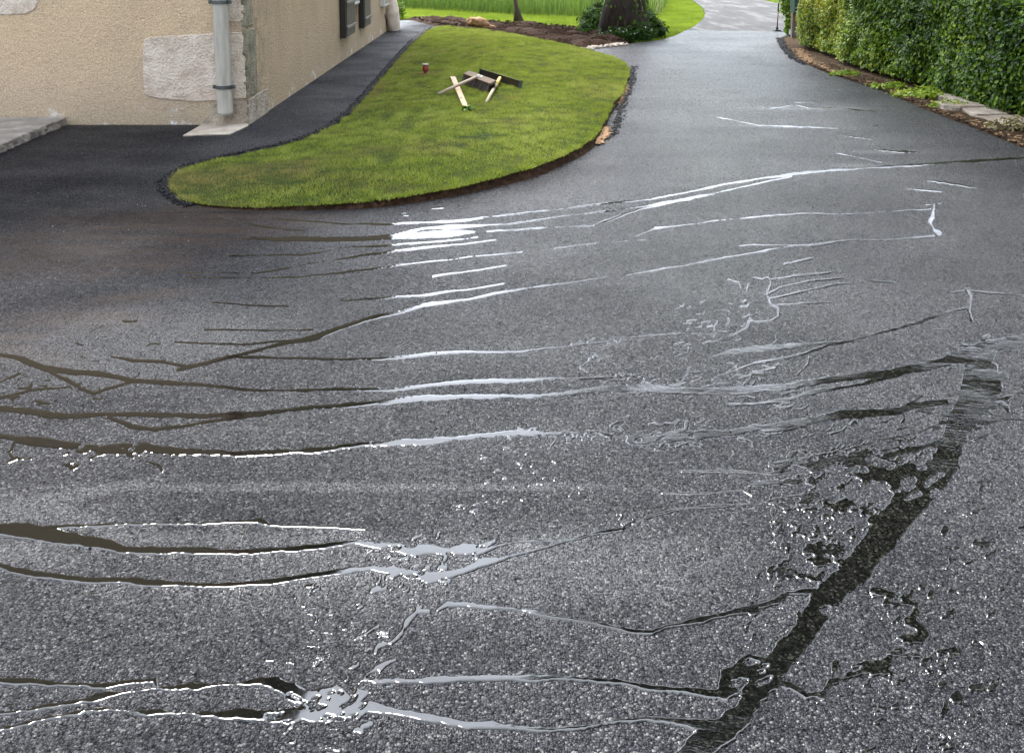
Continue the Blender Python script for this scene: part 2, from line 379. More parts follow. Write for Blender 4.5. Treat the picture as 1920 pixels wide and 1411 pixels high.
M['glass'] = simple('window_glass', (0.02, 0.022, 0.025), 0.05, 0.1, 3, 0)
M['tile'] = simple('roof_tiles', (0.20, 0.085, 0.055), 0.85, 0.2, 12, 0.5, 14, 0.02)
M['wood'] = simple('pine_board', (0.30, 0.20, 0.095), 0.65, 0.1, 22, 0.25, 60, 0.002, col2=(0.34, 0.21, 0.10), stretch=(1, 0.12, 1))
M['handle'] = simple('broom_handle_wood', (0.36, 0.28, 0.20), 0.6, 0.1, 30, 0.2, 60, 0.002)
M['handle2'] = simple('pale_handle_wood', (0.45, 0.37, 0.24), 0.55, 0.08, 30, 0.2, 60, 0.002)
M['block'] = simple('broom_block_wood', (0.13, 0.082, 0.045), 0.8, 0.15, 25, 0.3, 80, 0.002, col2=(0.085, 0.06, 0.038))
M['bristle'] = simple('bristle', (0.05, 0.04, 0.035), 0.7, 0.2, 90, 0.5, 300, 0.004)
M['black'] = simple('black_rubber', (0.007, 0.007, 0.008), 0.5, 0.1, 20, 0.1)
M['yellow'] = simple('yellow_paint', (0.62, 0.42, 0.05), 0.5)
M['red'] = simple('red_enamel', (0.26, 0.030, 0.018), 0.45, 0.15, 20, 0.1)
M['orange'] = simple('orange_paint', (0.72, 0.24, 0.02), 0.5, 0.1, 10, 0.1)
M['bark'] = simple('bark', (0.05, 0.036, 0.026), 0.9, 0.3, 14, 1.0, 18, 0.05, stretch=(1, 1, 0.3))
M['bark2'] = simple('grey_bark', (0.11, 0.085, 0.06), 0.9, 0.25, 20, 0.8, 30, 0.02, col2=(0.045, 0.03, 0.022), stretch=(1, 1, 0.4))
M['log'] = simple('torn_wood', (0.40, 0.24, 0.10), 0.8, 0.2, 14, 0.8, 24, 0.03, col2=(0.17, 0.075, 0.025))
M['post'] = simple('weathered_post', (0.16, 0.12, 0.095), 0.85, 0.2, 22, 0.6, 40, 0.006, stretch=(1, 1, 0.2))
M['green'] = simple('green_paint', (0.010, 0.045, 0.038), 0.45, 0.15, 10, 0.1)
M['chips'] = simple('wood_chips', (0.42, 0.25, 0.115), 0.8, 0.2, 50, 0.3, col2=(0.22, 0.12, 0.055))
M['pebble'] = simple('pebble', (0.44, 0.38, 0.31), 0.8, 0.2, 14, 0.3, col2=(0.26, 0.22, 0.18))
M['crumb'] = simple('asphalt_crumb', (0.008, 0.008, 0.010), 0.5, 0.2, 40, 0.4)

M['crumb'].node_tree.nodes['Principled BSDF'].inputs['Specular IOR Level'].default_value = 0.15
# ------------------------------------------------------------------ ground sheets
WX, WY, _ = unp(465, 234)                 # the house corner on the ground
def poly_sub(pts, step=0.12, jit=0.01, seed=1):
    r = random.Random(seed); out = []
    n = len(pts)
    for i in range(n):
        a = Vector(pts[i]); c = Vector(pts[(i + 1) % n]); L = (c - a).length; k = max(1, min(400, int(L / step)))
        for j in range(k):
            p = a.lerp(c, j / k)
            if j: p.x += r.uniform(-jit, jit); p.y += r.uniform(-jit, jit)
            out.append(p)
    return out
def smooth_poly(pts, it=1, closed=True):
    """Chaikin corner cutting"""
    for _ in range(it):
        o = []; n = len(pts)
        for i in range(n if closed else n - 1):
            a = Vector(pts[i]); c = Vector(pts[(i + 1) % n]); o += [a.lerp(c, 0.25), a.lerp(c, 0.75)]
        if not closed: o = [Vector(pts[0])] + o + [Vector(pts[-1])]
        pts = o
    return pts
def sheet(name, pts, z, mat, skirt=0.0, kind='structure', step=0.12, jit=0.01):
    P = poly_sub([(p[0], p[1], 0) for p in pts], step, jit)
    tri = geometry.tessellate_polygon([[Vector((p.x, p.y, 0)) for p in P]])
    V = [(p.x, p.y, z) for p in P]; n = len(V); F = [tuple(t) for t in tri]
    if skirt:
        V += [(p.x, p.y, z - skirt) for p in P]
        F += [(i, (i + 1) % n, (i + 1) % n + n, i + n) for i in range(n)]
    me = bpy.data.meshes.new(name); me.from_pydata(V, [], F); 
    bm = bmesh.new(); bm.from_mesh(me); bmesh.ops.recalc_face_normals(bm, faces=bm.faces)
    up = sum(f.normal.z * f.calc_area() for f in bm.faces if len(f.verts) == 3)
    if up < 0: bmesh.ops.reverse_faces(bm, faces=bm.faces)
    bm.to_mesh(me); bm.free()
    return tag(link(name, me, mat), kind=kind)
def PX(l, z=0.0): return [unp(x, y, z) for x, y in l]
def inside(x, y, poly):
    px = np.array([p[0] for p in poly]); py = np.array([p[1] for p in poly]); c = np.zeros(x.shape, bool); j = len(px) - 1
    for i in range(len(px)):
        cond = ((py[i] > y) != (py[j] > y)) & (x < (px[j] - px[i]) * (y - py[i]) / (py[j] - py[i] + 1e-12) + px[i]); c ^= cond; j = i
    return c
def pdist(x, y, poly, vals=None, closed=True):
    best = np.full(x.shape, 1e9); bv = np.zeros(x.shape); n = len(poly)
    for i in range(n if closed else n - 1):
        a = poly[i]; c = poly[(i + 1) % n]; dx = c[0] - a[0]; dy = c[1] - a[1]; L = dx * dx + dy * dy + 1e-12
        t = np.clip(((x - a[0]) * dx + (y - a[1]) * dy) / L, 0, 1); d = np.hypot(x - a[0] - t * dx, y - a[1] - t * dy)
        m = d < best; best = np.where(m, d, best)
        if vals is not None: bv = np.where(m, vals[i] * (1 - t) + vals[(i + 1) % n] * t, bv)
    return best, bv

# ground under everything
g = [(-400, -60, 0), (400, -60, 0), (400, 900, 0), (-400, 900, 0)]
me = bpy.data.meshes.new('ground'); me.from_pydata([(x, y, -0.055) for x, y, _ in g], [], [(0, 1, 2, 3)])
tag(link('ground', me, M['turf_far']), kind='structure')

def unseen_hills():  # out of view, added to darken grazing reflections on the far road
    V = []; F = []; n = 90; rows = [(70, 0), (95, 3.0), (130, 9.0), (180, 20.0), (260, 34.0), (380, 46.0)]
    for i in range(n + 1):
        a = R(-75) + R(150) * i / n
        for d, h in rows:
            k = 1 + .35 * mnoise.noise((a * 3, d * .01, 0)) + .12 * mnoise.noise((a * 14, d * .03, 2)); V.append((math.sin(a) * d, math.cos(a) * d, -.3 + h * k))
    m = len(rows)
    for i in range(n):
        for j in range(m - 1): F.append((i * m + j, (i + 1) * m + j, (i + 1) * m + j + 1, i * m + j + 1))
    me = bpy.data.meshes.new('unseen_hills'); me.from_pydata(V, [], F); me.polygons.foreach_set('use_smooth', [True] * len(F))
    tag(link('unseen_hills', me, mat_turf('unseen_hill_forest', (0.018, 0.035, 0.010), (0.03, 0.055, 0.014), (0.06, 0.09, 0.02))), kind='structure')
unseen_hills()
right_edge = PX([(1460, 72), (1466, 82), (1475, 97), (1490, 109), (1512, 121), (1550, 137), (1600, 153), (1650, 169), (1700, 190), (1750, 211), (1800, 230), (1850, 250), (1900, 270), (1960, 294)]) + [(3.72, 5.6, 0), (3.8, 4.2, 0), (3.9, 2.0, 0), (4.0, -4, 0)]
bed_edge = PX([(1095, 93), (1120, 89), (1160, 85), (1200, 80), (1240, 75), (1264, 68), (1287, 57)])
road_pts = [(-14, -4, 0), (-14, WY + .1, 0), (WX - .1, WY + .1, 0), (WX - .1, 17.6, 0)] + PX([(748, 38), (775, 39), (800, 43), (813, 48), (850, 75), (1085, 118)]) + bed_edge + PX([(1340, 58), (1400, 58), (1452, 60), (1484, 62), (1478, 67)]) + right_edge
sheet('road', road_pts, 0.0, M['asphalt'], skirt=0.04, jit=0.006)
old = PX([(1283, 58), (1300, 50), (1316, 38), (1323, 26), (1317, 13), (1300, 1), (1275, -9), (1235, -20), (1170, -32), (1080, -42), (1180, -48), (1290, -38), (1350, -22), (1400, -8), (1440, 2), (1470, 9), (1500, 18), (1560, 35), (1560, 62), (1484, 63), (1452, 62), (1400, 60), (1340, 60)])
sheet('old_road', old, -0.006, M['old_road'], skirt=0.03, jit=0.01)
litter = [(p[0] - .02, p[1], 0) for p in right_edge] + [(9, -4, 0), (9, 16.0, 0), (4.3, 15.6, 0)]
sheet('verge', litter, -0.012, M['litter'])

# ---- soil bed
bed = PX([(758, 35), (800, 36), (850, 39), (905, 41), (960, 44), (1010, 47), (1060, 52), (1100, 57), (1150, 66), (1180, 80), (1150, 87), (1112, 91), (1096, 95), (1060, 100), (960, 85), (860, 60), (800, 46)])
def height_sheet(name, poly, z0, amp, sc, mat, step, mound=0.0, kind='structure', edge=0.15):
    P = poly_sub([(p[0], p[1], 0) for p in poly], step, step * .15); xs = [p.x for p in P]; ys = [p.y for p in P]
    gx, gy = np.meshgrid(np.arange(min(xs), max(xs), step), np.arange(min(ys), max(ys), step)); gx = gx.ravel() + rng.uniform(-.3, .3, gx.size) * step; gy = gy.ravel() + rng.uniform(-.3, .3, gy.size) * step
    q = [(p.x, p.y) for p in P]; m = inside(gx, gy, q); gx, gy = gx[m], gy[m]; d, _ = pdist(gx, gy, q); m = d > step * .5; gx, gy, d = gx[m], gy[m], d[m]
    verts = [Vector(p) for p in q] + [Vector((a, c)) for a, c in zip(gx, gy)]; n = len(q)
    r = geometry.delaunay_2d_cdt(verts, [(i, (i + 1) % n) for i in range(n)], [], 1, 1e-5)
    X = np.array([v.x for v in r[0]]); Y = np.array([v.y for v in r[0]]); D, _ = pdist(X, Y, q)
    Z = z0 + (fbm(X, Y, sc, 4) * amp + mound) * np.clip(D / edge, 0, 1)
    F = [f if (X[f[1]] - X[f[0]]) * (Y[f[2]] - Y[f[0]]) - (X[f[2]] - X[f[0]]) * (Y[f[1]] - Y[f[0]]) > 0 else tuple(reversed(f)) for f in r[2]]
    me = bpy.data.meshes.new(name); me.from_pydata([tuple(t) for t in np.stack([X, Y, Z], 1)], [], F)
    me.polygons.foreach_set('use_smooth', [True] * len(me.polygons))
    return tag(link(name, me, mat), kind=kind)
height_sheet('soil_bed', bed, -0.004, 0.10, 3.0, M['soil'], 0.07, mound=0.05)

# ---- the lawn island
lawn_def = [(318, 345, .02), (326, 331, .015), (352, 317, .01), (400, 303, .01), (470, 289, .01), (540, 274, .01), (600, 254, .01), (650, 226, .01), (690, 186, .01), (718, 150, .01), (742, 122, .01), (762, 98, .01), (786, 74, .01), (812, 52, .015),
            (850, 49, .03), (900, 55, .05), (960, 65, .07), (1020, 76, .08), (1080, 88, .08), (1130, 101, .08), (1178, 121, .065), (1174, 148, .06), (1160, 178, .06), (1140, 203, .06), (1128, 233, .06), (1106, 262, .06), (1062, 287, .06), (1005, 311, .06), (935, 331, .055), (860, 350, .05), (780, 364, .045), (690, 377, .04), (600, 383, .03), (500, 387, .02), (420, 386, .015), (368, 380, .015), (335, 366, .015)]
LP = [unp(x, y, z) for x, y, z in lawn_def]
LP = [tuple(v) for v in smooth_poly(LP, 1)]
LQ = [(p[0], p[1]) for p in LP]; LZ = [p[2] for p in LP]
def lawn_z(x, y):
    d, _ = pdist(x, y, LQ); wz = np.zeros(x.shape); ws = np.zeros(x.shape)
    for (qx_, qy_), qz_ in zip(LQ, LZ):
        w_ = 1.0 / (np.hypot(x - qx_, y - qy_) + .01) ** 3; wz += w_ * qz_; ws += w_
    z = wz / ws
    return z + 0.09 * (1 - np.exp(-d / 0.9)) + fbm(x, y, 1.4, 2) * 0.02 * np.clip(d / .3, 0, 1), d
def lawn_mesh():
    P = poly_sub([(p[0], p[1], p[2]) for p in LP], 0.05, 0.006); q = [(p.x, p.y) for p in P]; n = len(q)
    xs = [p[0] for p in q]; ys = [p[1] for p in q]
    gx, gy = np.meshgrid(np.arange(min(xs), max(xs), .12), np.arange(min(ys), max(ys), .12)); gx = gx.ravel(); gy = gy.ravel()
    m = inside(gx, gy, q); gx, gy = gx[m], gy[m]; d, _ = pdist(gx, gy, q); m = d > .05; gx, gy = gx[m], gy[m]
    r = geometry.delaunay_2d_cdt([Vector(p) for p in q] + [Vector((a, c)) for a, c in zip(gx, gy)], [(i, (i + 1) % n) for i in range(n)], [], 1, 1e-5)
    X = np.array([v.x for v in r[0]]); Y = np.array([v.y for v in r[0]]); Z, _ = lawn_z(X, Y)
    V = [tuple(t) for t in np.stack([X, Y, Z], 1)]
    F = [tuple(f) if (X[f[1]] - X[f[0]]) * (Y[f[2]] - Y[f[0]]) - (X[f[2]] - X[f[0]]) * (Y[f[1]] - Y[f[0]]) > 0 else tuple(reversed(f)) for f in r[2]]
    me = bpy.data.meshes.new('lawn'); me.from_pydata(V, [], F)
    me.polygons.foreach_set('use_smooth', [True] * len(me.polygons))
    tag(link('lawn', me, M['turf']), kind='structure')
    # dark soil cut that carries the turf: a lumpy bank just outside the turf edge
    Z0, _ = lawn_z(np.array(xs), np.array(ys)); area = sum(q[i][0] * q[(i + 1) % n][1] - q[(i + 1) % n][0] * q[i][1] for i in range(n)); sgn = 1 if area > 0 else -1
    V = []; F = []; K = 5; r2 = random.Random(4)
    for i in range(n):
        a = Vector(q[i - 1]); c = Vector(q[(i + 1) % n]); t = (c - a).normalized(); nrm = Vector((t.y, -t.x)) * sgn
        base = Vector(q[i]); z = float(Z0[i]); w = 0.012 + 0.62 * max(0, z - .015)
        w *= 1 + .5 * (mnoise.noise((base.x * 3, base.y * 3, 0)))
        for k in range(K):
            f = k / (K - 1); p = base + nrm * (w * f + r2.uniform(-.004, .004) - .01); zz = (z - .004) * (1 - f) ** 1.3 + (-.006) * f + r2.uniform(-.006, .006) * (1 - abs(2 * f - 1))
            V.append((p.x, p.y, zz))
    for i in range(n):
        for k in range(K - 1):
            a = i * K + k; c = ((i + 1) % n) * K + k; F.append((a, c, c + 1, a + 1) if sgn < 0 else (a, a + 1, c + 1, c))
    me = bpy.data.meshes.new('soil_edge'); me.from_pydata(V, [], F); tag(link('soil_edge', me, M['soil']), kind='structure')
lawn_mesh()

def blades(name, x, y, z, h, w, lean, rnd, mat, kind='stuff', extra=None, seg=1):
    n = len(x); a = rng.uniform(0, 2 * np.pi, n); la = rng.uniform(0, 2 * np.pi, n)
    dx, dy = np.cos(a) * w / 2, np.sin(a) * w / 2
    lx, ly = np.cos(la) * h * lean, np.sin(la) * h * lean
    if seg == 1:
        V = np.stack([np.stack([x - dx, y - dy, z], 1), np.stack([x + dx, y + dy, z], 1), np.stack([x + lx, y + ly, z + h], 1)], 1).reshape(-1, 3)
        F = np.arange(3 * n).reshape(n, 3); k = 3
    else:
        V = np.stack([np.stack([x - dx, y - dy, z], 1), np.stack([x + dx, y + dy, z], 1), np.stack([x + dx * .8 + lx * .35, y + dy * .8 + ly * .35, z + h * .6], 1), np.stack([x - dx * .8 + lx * .35, y - dy * .8 + ly * .35, z + h * .6], 1), np.stack([x + lx, y + ly, z + h], 1)], 1).reshape(-1, 3)
        i = np.arange(n) * 5; F = np.concatenate([np.stack([i, i + 1, i + 2, i + 3], 1), np.stack([i + 3, i + 2, i + 4, i + 4], 1)], 0); k = 5
    at = {kk: np.repeat(vv, k) for kk, vv in (extra or {}).items()}
    if seg != 1:   # triangles as triangles
        me = bpy.data.meshes.new(name); q = F[:n]; t = F[n:, :3]
        me.vertices.add(len(V)); me.vertices.foreach_set('co', V.astype(np.float32).ravel())
        li = np.concatenate([q.ravel(), t.ravel()]).astype(np.int32); me.loops.add(len(li)); me.loops.foreach_set('vertex_index', li)
        me.polygons.add(2 * n); me.polygons.foreach_set('loop_start', np.concatenate([np.arange(n) * 4, 4 * n + np.arange(n) * 3]).astype(np.int32)); me.update(calc_edges=True)
        at['rnd'] = np.repeat(rnd, k)
        for nm, arr in at.items(): aa = me.attributes.new(nm, 'FLOAT', 'POINT'); aa.data.foreach_set('value', arr.astype(np.float32))
    else:
        me = np_mesh(name, V, F, np.repeat(rnd, k), at)
    o = link(name, me, mat)
    return tag(o, kind=kind)
def dry_patch(b, col):
    return b.mix(b.attr('dry'), col, b.ramp(b.attr('rnd'), [(0, (0.13, 0.10, 0.035)), (1, (0.26, 0.19, 0.08))]))
M['grass'] = mat_leaf('grass', [(0, (0.055, 0.085, 0.012)), (0.45, (0.145, 0.205, 0.022)), (0.8, (0.28, 0.34, 0.045)), (1, (0.38, 0.37, 0.15))], 0.5, 0.42, (0.30, 0.36, 0.03), dry_patch, 0.3)
M['grass_far'] = mat_leaf('grass_far', [(0, (0.07, 0.12, 0.010)), (0.5, (0.16, 0.24, 0.02)), (1, (0.30, 0.33, 0.05))], 0.5, 0.45, (0.28, 0.38, 0.02), None, 0.3)
M['meadow'] = mat_leaf('meadow', [(0, (0.022, 0.05, 0.016)), (0.55, (0.075, 0.12, 0.026)), (0.8, (0.15, 0.19, 0.055)), (0.93, (0.36, 0.30, 0.20)), (1, (0.42, 0.36, 0.26))], 0.5, 0.45, (0.20, 0.32, 0.04), None, 0.3)
def scatter(poly, n):
    xs = [p[0] for p in poly]; ys = [p[1] for p in poly]; X = []; Y = []
    k = 0
    while k < n:
        x = rng.uniform(min(xs), max(xs), n); y = rng.uniform(min(ys), max(ys), n); m = inside(x, y, poly); X.append(x[m]); Y.append(y[m]); k += m.sum()
    return np.concatenate(X)[:n], np.concatenate(Y)[:n]
# short grass of the lawn island
x, y = scatter(LQ, 400000)
q_ = poly_sub([(p[0], p[1], 0) for p in LQ], .01, .0); ii = rng.integers(0, len(q_), 32000); jj = .006 + .014 * vnoise(np.array([q_[i].x for i in ii]) * 9, np.array([q_[i].y for i in ii]) * 9)
x = np.concatenate([x, np.array([q_[i].x for i in ii]) + rng.normal(0, 1, len(ii)) * jj]); y = np.concatenate([y, np.array([q_[i].y for i in ii]) + rng.normal(0, 1, len(ii)) * jj])
z, d = lawn_z(x, y)
tipx, tipy, _ = unp(400, 345)
dry = np.clip(fbm(x, y, 2.2, 4) * 1.6 - .15, 0, 1) * .8 + np.exp(-((x - tipx) ** 2 / .35 + (y - tipy) ** 2 / .12)) * 1.2
pe = [unp(a, c)[:2] for a, c in ((620, 240), (690, 186), (742, 122), (786, 74))]; dp, _ = pdist(x, y, pe, closed=False); dry += np.exp(-dp / .22) * .75 * (fbm(x, y, 3.1, 2) * .9 + .5)
sp = unp(1120, 190); dry += np.exp(-((x - sp[0]) ** 2 / .04 + (y - sp[1]) ** 2 / .2)) * .5
dry = np.clip(dry + rng.normal(0, .12, len(x)), 0, 1)
tuft = fbm(x, y, 9, 3); rr = np.clip(.47 + tuft * .5 + fbm(x, y, 1.1, 2) * .28 + rng.normal(0, .27, len(x)), 0, 1)
h = rng.uniform(.009, .024, len(x)) * (1 + 1.0 * tuft) * np.where(rng.random(len(x)) < .02, 1.7, 1) * (1 - .3 * dry)
blades('lawn_grass', x, y, z - .003, h, rng.uniform(.003, .006, len(x)), .75, rr, M['grass'], extra={'dry': dry})
# bright mown strip behind the bed and the bank left of the old road
strip = PX([(700, 10), (850, 18), (980, 26), (1100, 31), (1226, 30), (1243, 22), (1253, 5), (1246, -20), (1190, -30), (1260, -15), (1296, 1), (1314, 13), (1320, 26), (1313, 38), (1297, 50), (1280, 58), (1262, 67), (1238, 75), (1195, 80), (1180, 74), (1150, 66), (1100, 57), (1060, 52), (1010, 47), (960, 44), (905, 41), (850, 39), (800, 36), (756, 34), (700, 30)])
x, y = scatter(strip, 120000); t = fbm(x, y, 2.5, 3)
blades('mown_grass', x, y, np.full(len(x), -.05), rng.uniform(.04, .085, len(x)), rng.uniform(.008, .014, len(x)), .7, np.clip(.5 + t * .6 + rng.normal(0, .2, len(x)), 0, 1), M['grass_far'])
pr = PX([(1425, -3), (1440, 1), (1470, 8), (1500, 17), (1560, 33), (1700, 30), (1600, -25), (1405, -10)])
x, y = scatter(pr, 30000)
blades('mown_grass', x, y, np.full(len(x), -.05), rng.uniform(.05, .09, len(x)), rng.uniform(.01, .02, len(x)), .7, rng.random(len(x)), M['grass_far'])
mead = PX([(640, 12), (746, 16), (850, 21), (930, 26), (1100, 32), (1224, 30), (1240, 22), (1250, 8), (1246, -8), (1225, -28), (1150, -42), (560, -42)])
x, y = scatter(mead, 90000); t = fbm(x, y, .7, 3); r0 = rng.random(len(x))
dk = np.clip(1.4 - (y - 20) * .35, 0, 1) * np.clip((1.0 - x) * .4, 0, 1)
blades('meadow', x, y, np.full(len(x), -.05), rng.uniform(.25, .75, len(x)) * (1 + .3 * t), rng.uniform(.007, .016, len(x)), .35, np.clip(r0 * .85 + t * .35 - dk * .55 + .04, 0, 1), M['meadow'], seg=2)

# ---- crumbled asphalt edge of the footpath: thousands of loose grains heaped on the sloped rim
def grains(name, pts, wid, n, size, mat, zf, kind='stuff', elong=1.0, flat=.7, seed=3, side=0.0):
    r = np.random.default_rng(seed); P = np.array([(p[0], p[1]) for p in pts]); S = np.linalg.norm(np.diff(P, axis=0), axis=1); cum = np.concatenate([[0], np.cumsum(S)])
    s = r.uniform(0, cum[-1], n); i = np.clip(np.searchsorted(cum, s) - 1, 0, len(S) - 1); t = (s - cum[i]) / S[i]
    tv = (P[i + 1] - P[i]) / S[i][:, None]; nv = np.stack([tv[:, 1], -tv[:, 0]], 1)
    w = np.array(wid)[i] if isinstance(wid, (list, tuple)) else wid
    u = np.clip(r.normal(0, .42, n), -1, 1); c = P[i] + tv * (t * S[i])[:, None] + nv * ((u + side) * w)[:, None]
    sz = r.uniform(size[0], size[1], n); zc = zf(u) + sz * .3
    oct_ = np.array([(1, 0, 0), (0, 1, 0), (-1, 0, 0), (0, -1, 0), (0, 0, 1), (0, 0, -1)], float)
    base = oct_[None] * (1 + r.uniform(-.35, .35, (n, 6, 1))) * np.stack([sz * elong, sz, sz * flat], 1)[:, None, :]
    a = r.uniform(0, 6.28, n); ca, sa = np.cos(a), np.sin(a); X = base[..., 0] * ca[:, None] - base[..., 1] * sa[:, None]; Y = base[..., 0] * sa[:, None] + base[..., 1] * ca[:, None]
    V = np.stack([X + c[:, 0:1], Y + c[:, 1:2], base[..., 2] + zc[:, None]], 2).reshape(-1, 3)
    f = np.array([(0, 1, 4), (1, 2, 4), (2, 3, 4), (3, 0, 4), (1, 0, 5), (2, 1, 5), (3, 2, 5), (0, 3, 5)]); F = (f[None] + (np.arange(n) * 6)[:, None, None]).reshape(-1, 3)
    return tag(link(name, np_mesh(name, V, F), mat), kind=kind)
rim = PX([(360, 386), (334, 377), (318, 366), (308, 350), (318, 330), (348, 311), (400, 297), (470, 283), (540, 268), (598, 248), (646, 219), (684, 180), (712, 145), (736, 118), (757, 94), (780, 71), (806, 51)])
rim = [tuple(v) for v in smooth_poly(rim, 1, False)]
grains('path_edge', rim, .045, 6500, (.004, .013), M['crumb'], lambda u: .004 * np.exp(-(u * 1.4) ** 2))
rim2 = PX([(1188, 125), (1186, 150), (1172, 185), (1162, 215), (1158, 240), (1140, 262)])
grains('path_edge', rim2, .05, 700, (.004, .013), M['crumb'], lambda u: .002 * np.exp(-(u * 1.4) ** 2), seed=5)
rimr = PX([(1462, 72), (1470, 90), (1486, 108), (1510, 122)])
grains('path_edge', rimr, .06, 900, (.005, .014), M['crumb'], lambda u: .003 * np.exp(-(u * 1.4) ** 2), seed=6)
# wood chips in two spots of the trench, pale stones along it
grains('wood_chips', PX([(1152, 196), (1160, 178), (1170, 160)]), .07, 420, (.006, .015), M['chips'], lambda u: .008 + 0 * u, elong=2.4, flat=.3, seed=8)
grains('wood_chips', PX([(1112, 272), (1128, 256), (1133, 240)]), .06, 380, (.006, .015), M['chips'], lambda u: .008 + 0 * u, elong=2.4, flat=.3, seed=9)
grains('wood_chips', PX([(1482, 92), (1500, 112), (1530, 127), (1580, 145)]), .10, 550, (.006, .015), M['chips'], lambda u: .004 + 0 * u, elong=2.2, flat=.3, seed=10, side=-.9)
grains('gravel', PX([(700, 377), (780, 369), (860, 356), (935, 338), (1000, 322), (1050, 303)]), .02, 260, (.006, .013), M['pebble'], lambda u: .002 + 0 * u, seed=11)
r9 = random.Random(9)
grains('grit', [unp(r9.uniform(20, 520), 240 + 330 * r9.random() ** 1.3) for _ in range(60)], .01, 55, (.0012, .004), M['pebble'], lambda u: .0 + 0 * u, seed=17)
grains('grit', [unp(r9.uniform(20, 1850), r9.uniform(230, 1300)) for _ in range(120)], .01, 70, (.0015, .005), M['crumb'], lambda u: .0 + 0 * u, seed=18)
bp = scatter(bed, 2600)
grains('soil_clods', [(bp[0][i], bp[1][i]) for i in np.argsort(bp[0])], .06, 5000, (.008, .030), M['soil'], lambda u: .045 + 0 * u, seed=15)
grains('gravel', PX([(330, 368), (420, 388), (600, 386), (700, 378)]), .015, 60, (.003, .008), M['pebble'], lambda u: .002 + 0 * u, seed=16)
grains('gravel', PX([(1078, 97), (1096, 94), (1120, 89), (1165, 84)]), .12, 260, (.015, .04), M['pebble'], lambda u: .0 + 0 * u, seed=12)
grains('leaf_litter', right_edge[4:15], .16, 9000, (.006, .016), M['litter'], lambda u: .002 + 0 * u, elong=1.8, flat=.3, seed=13, side=-1.0)
grains('leaf_litter', right_edge[6:15], .12, 300, (.006, .014), M['chips'], lambda u: .004 + 0 * u, elong=2.0, flat=.3, seed=14, side=-1.0)
# ------------------------------------------------------------------ the house
HZ = 5.0; HB = 16.7; HL = -11.0
house = empty('farmhouse', (WX, WY, 0), 'beige rendered house corner with pale corner stones and a grey drainpipe', 'house')
WY0, WY1, WZ0, WZ1 = 12.72, 13.42, 0.36, 1.62           # basement window in the side wall
def quadgrid(bm, fn, us, vs, skip=None):
    for a in range(len(us) - 1):
        for c in range(len(vs) - 1):
            if skip and skip(a, c): continue
            bm.faces.new([bm.verts.new(fn(*p)) for p in ((us[a], vs[c]), (us[a + 1], vs[c]), (us[a + 1], vs[c + 1]), (us[a], vs[c + 1]))])
bm = bmesh.new()
quadgrid(bm, lambda u, v: (u, WY, v), [HL, WX], [-.1, HZ])
quadgrid(bm, lambda u, v: (WX, u, v), [WY, WY0, WY1, HB], [-.1, WZ0, WZ1, HZ], lambda a, c: a == 1 and c == 1)
quadgrid(bm, lambda u, v: (u, HB, v), [WX, HL], [-.1, HZ]); quadgrid(bm, lambda u, v: (HL, u, v), [HB, WY], [-.1, HZ])
for (a, c) in (((WY0, WZ0), (WY1, WZ0)), ((WY1, WZ0), (WY1, WZ1)), ((WY1, WZ1), (WY0, WZ1)), ((WY0, WZ1), (WY0, WZ0))):
    bm.faces.new([bm.verts.new(p) for p in ((WX, *a), (WX, *c), (WX - .16, *c), (WX - .16, *a))])
bmesh.ops.remove_doubles(bm, verts=bm.verts, dist=1e-4)
part('wall', bm_mesh('wall', bm), M['plaster'], house)
bm = bmesh.new(); ov = .35; rz = HZ - .1; mid = (HL + WX) / 2
a = [(HL - ov, WY - ov, rz), (mid, WY - ov, rz + 3.0), (WX + ov, WY - ov, rz)]; c = [(x, HB + ov, z) for x, _, z in a]
V1 = [bm.verts.new(p) for p in a]; V2 = [bm.verts.new(p) for p in c]; V3 = [bm.verts.new((x, y, z - .14)) for x, y, z in a]; V4 = [bm.verts.new((x, y, z - .14)) for x, y, z in c]
for i in (0, 1): bm.faces.new((V1[i], V1[i + 1], V2[i + 1], V2[i])); bm.faces.new((V3[i], V4[i], V4[i + 1], V3[i + 1]))
for i in (0, 1): bm.faces.new((V1[i], V3[i], V3[i + 1], V1[i + 1])); bm.faces.new((V2[i], V2[i + 1], V4[i + 1], V4[i]))
bm.faces.new((V1[0], V2[0], V4[0], V3[0])); bm.faces.new((V1[2], V3[2], V4[2], V2[2]))
part('roof', bm_mesh('roof', bm), M['tile'], house)
bm = bmesh.new()
for yy in (WY, HB):
    bm = bmesh.new(); bm.faces.new([bm.verts.new(p) for p in ((HL, yy, HZ), (WX, yy, HZ), (mid, yy, HZ + 2.75))])
    part('gable', bm_mesh('gable', bm), M['plaster'], house)
def plate(name, pts, n, th, mat, root, seed=0, jit=.004, step=.03, bev=.004):
    """irregular stone face: outline given on the wall, th metres proud of it along n"""
    P = poly_sub(pts, step, 0, seed); r = random.Random(seed); n = Vector(n); bm = bmesh.new()
    cen = sum((Vector(p) for p in P), Vector()) / len(P)
    P = [p + (p - cen).normalized() * r.uniform(-jit, jit) for p in P]
    back = [bm.verts.new(p - n * .02) for p in P]; fr = [bm.verts.new(p + n * (th - bev)) for p in P]; top = [bm.verts.new(p.lerp(cen, min(.5, bev * 1.6 / max((p - cen).length, .01))) + n * th) for p in P]
    k = len(P)
    for i in range(k):
        bm.faces.new((back[i], back[(i + 1) % k], fr[(i + 1) % k], fr[i])); bm.faces.new((fr[i], fr[(i + 1) % k], top[(i + 1) % k], top[i]))
    bm.faces.new(top)
    o = part(name, bm_mesh(name, bm), mat, root)
    return o
fy = (0, -1, 0); fx = (1, 0, 0)
F_ = lambda l: [onY(x, y, WY) for x, y in l]
S_ = lambda l: [onX(x, y, WX) for x, y in l]
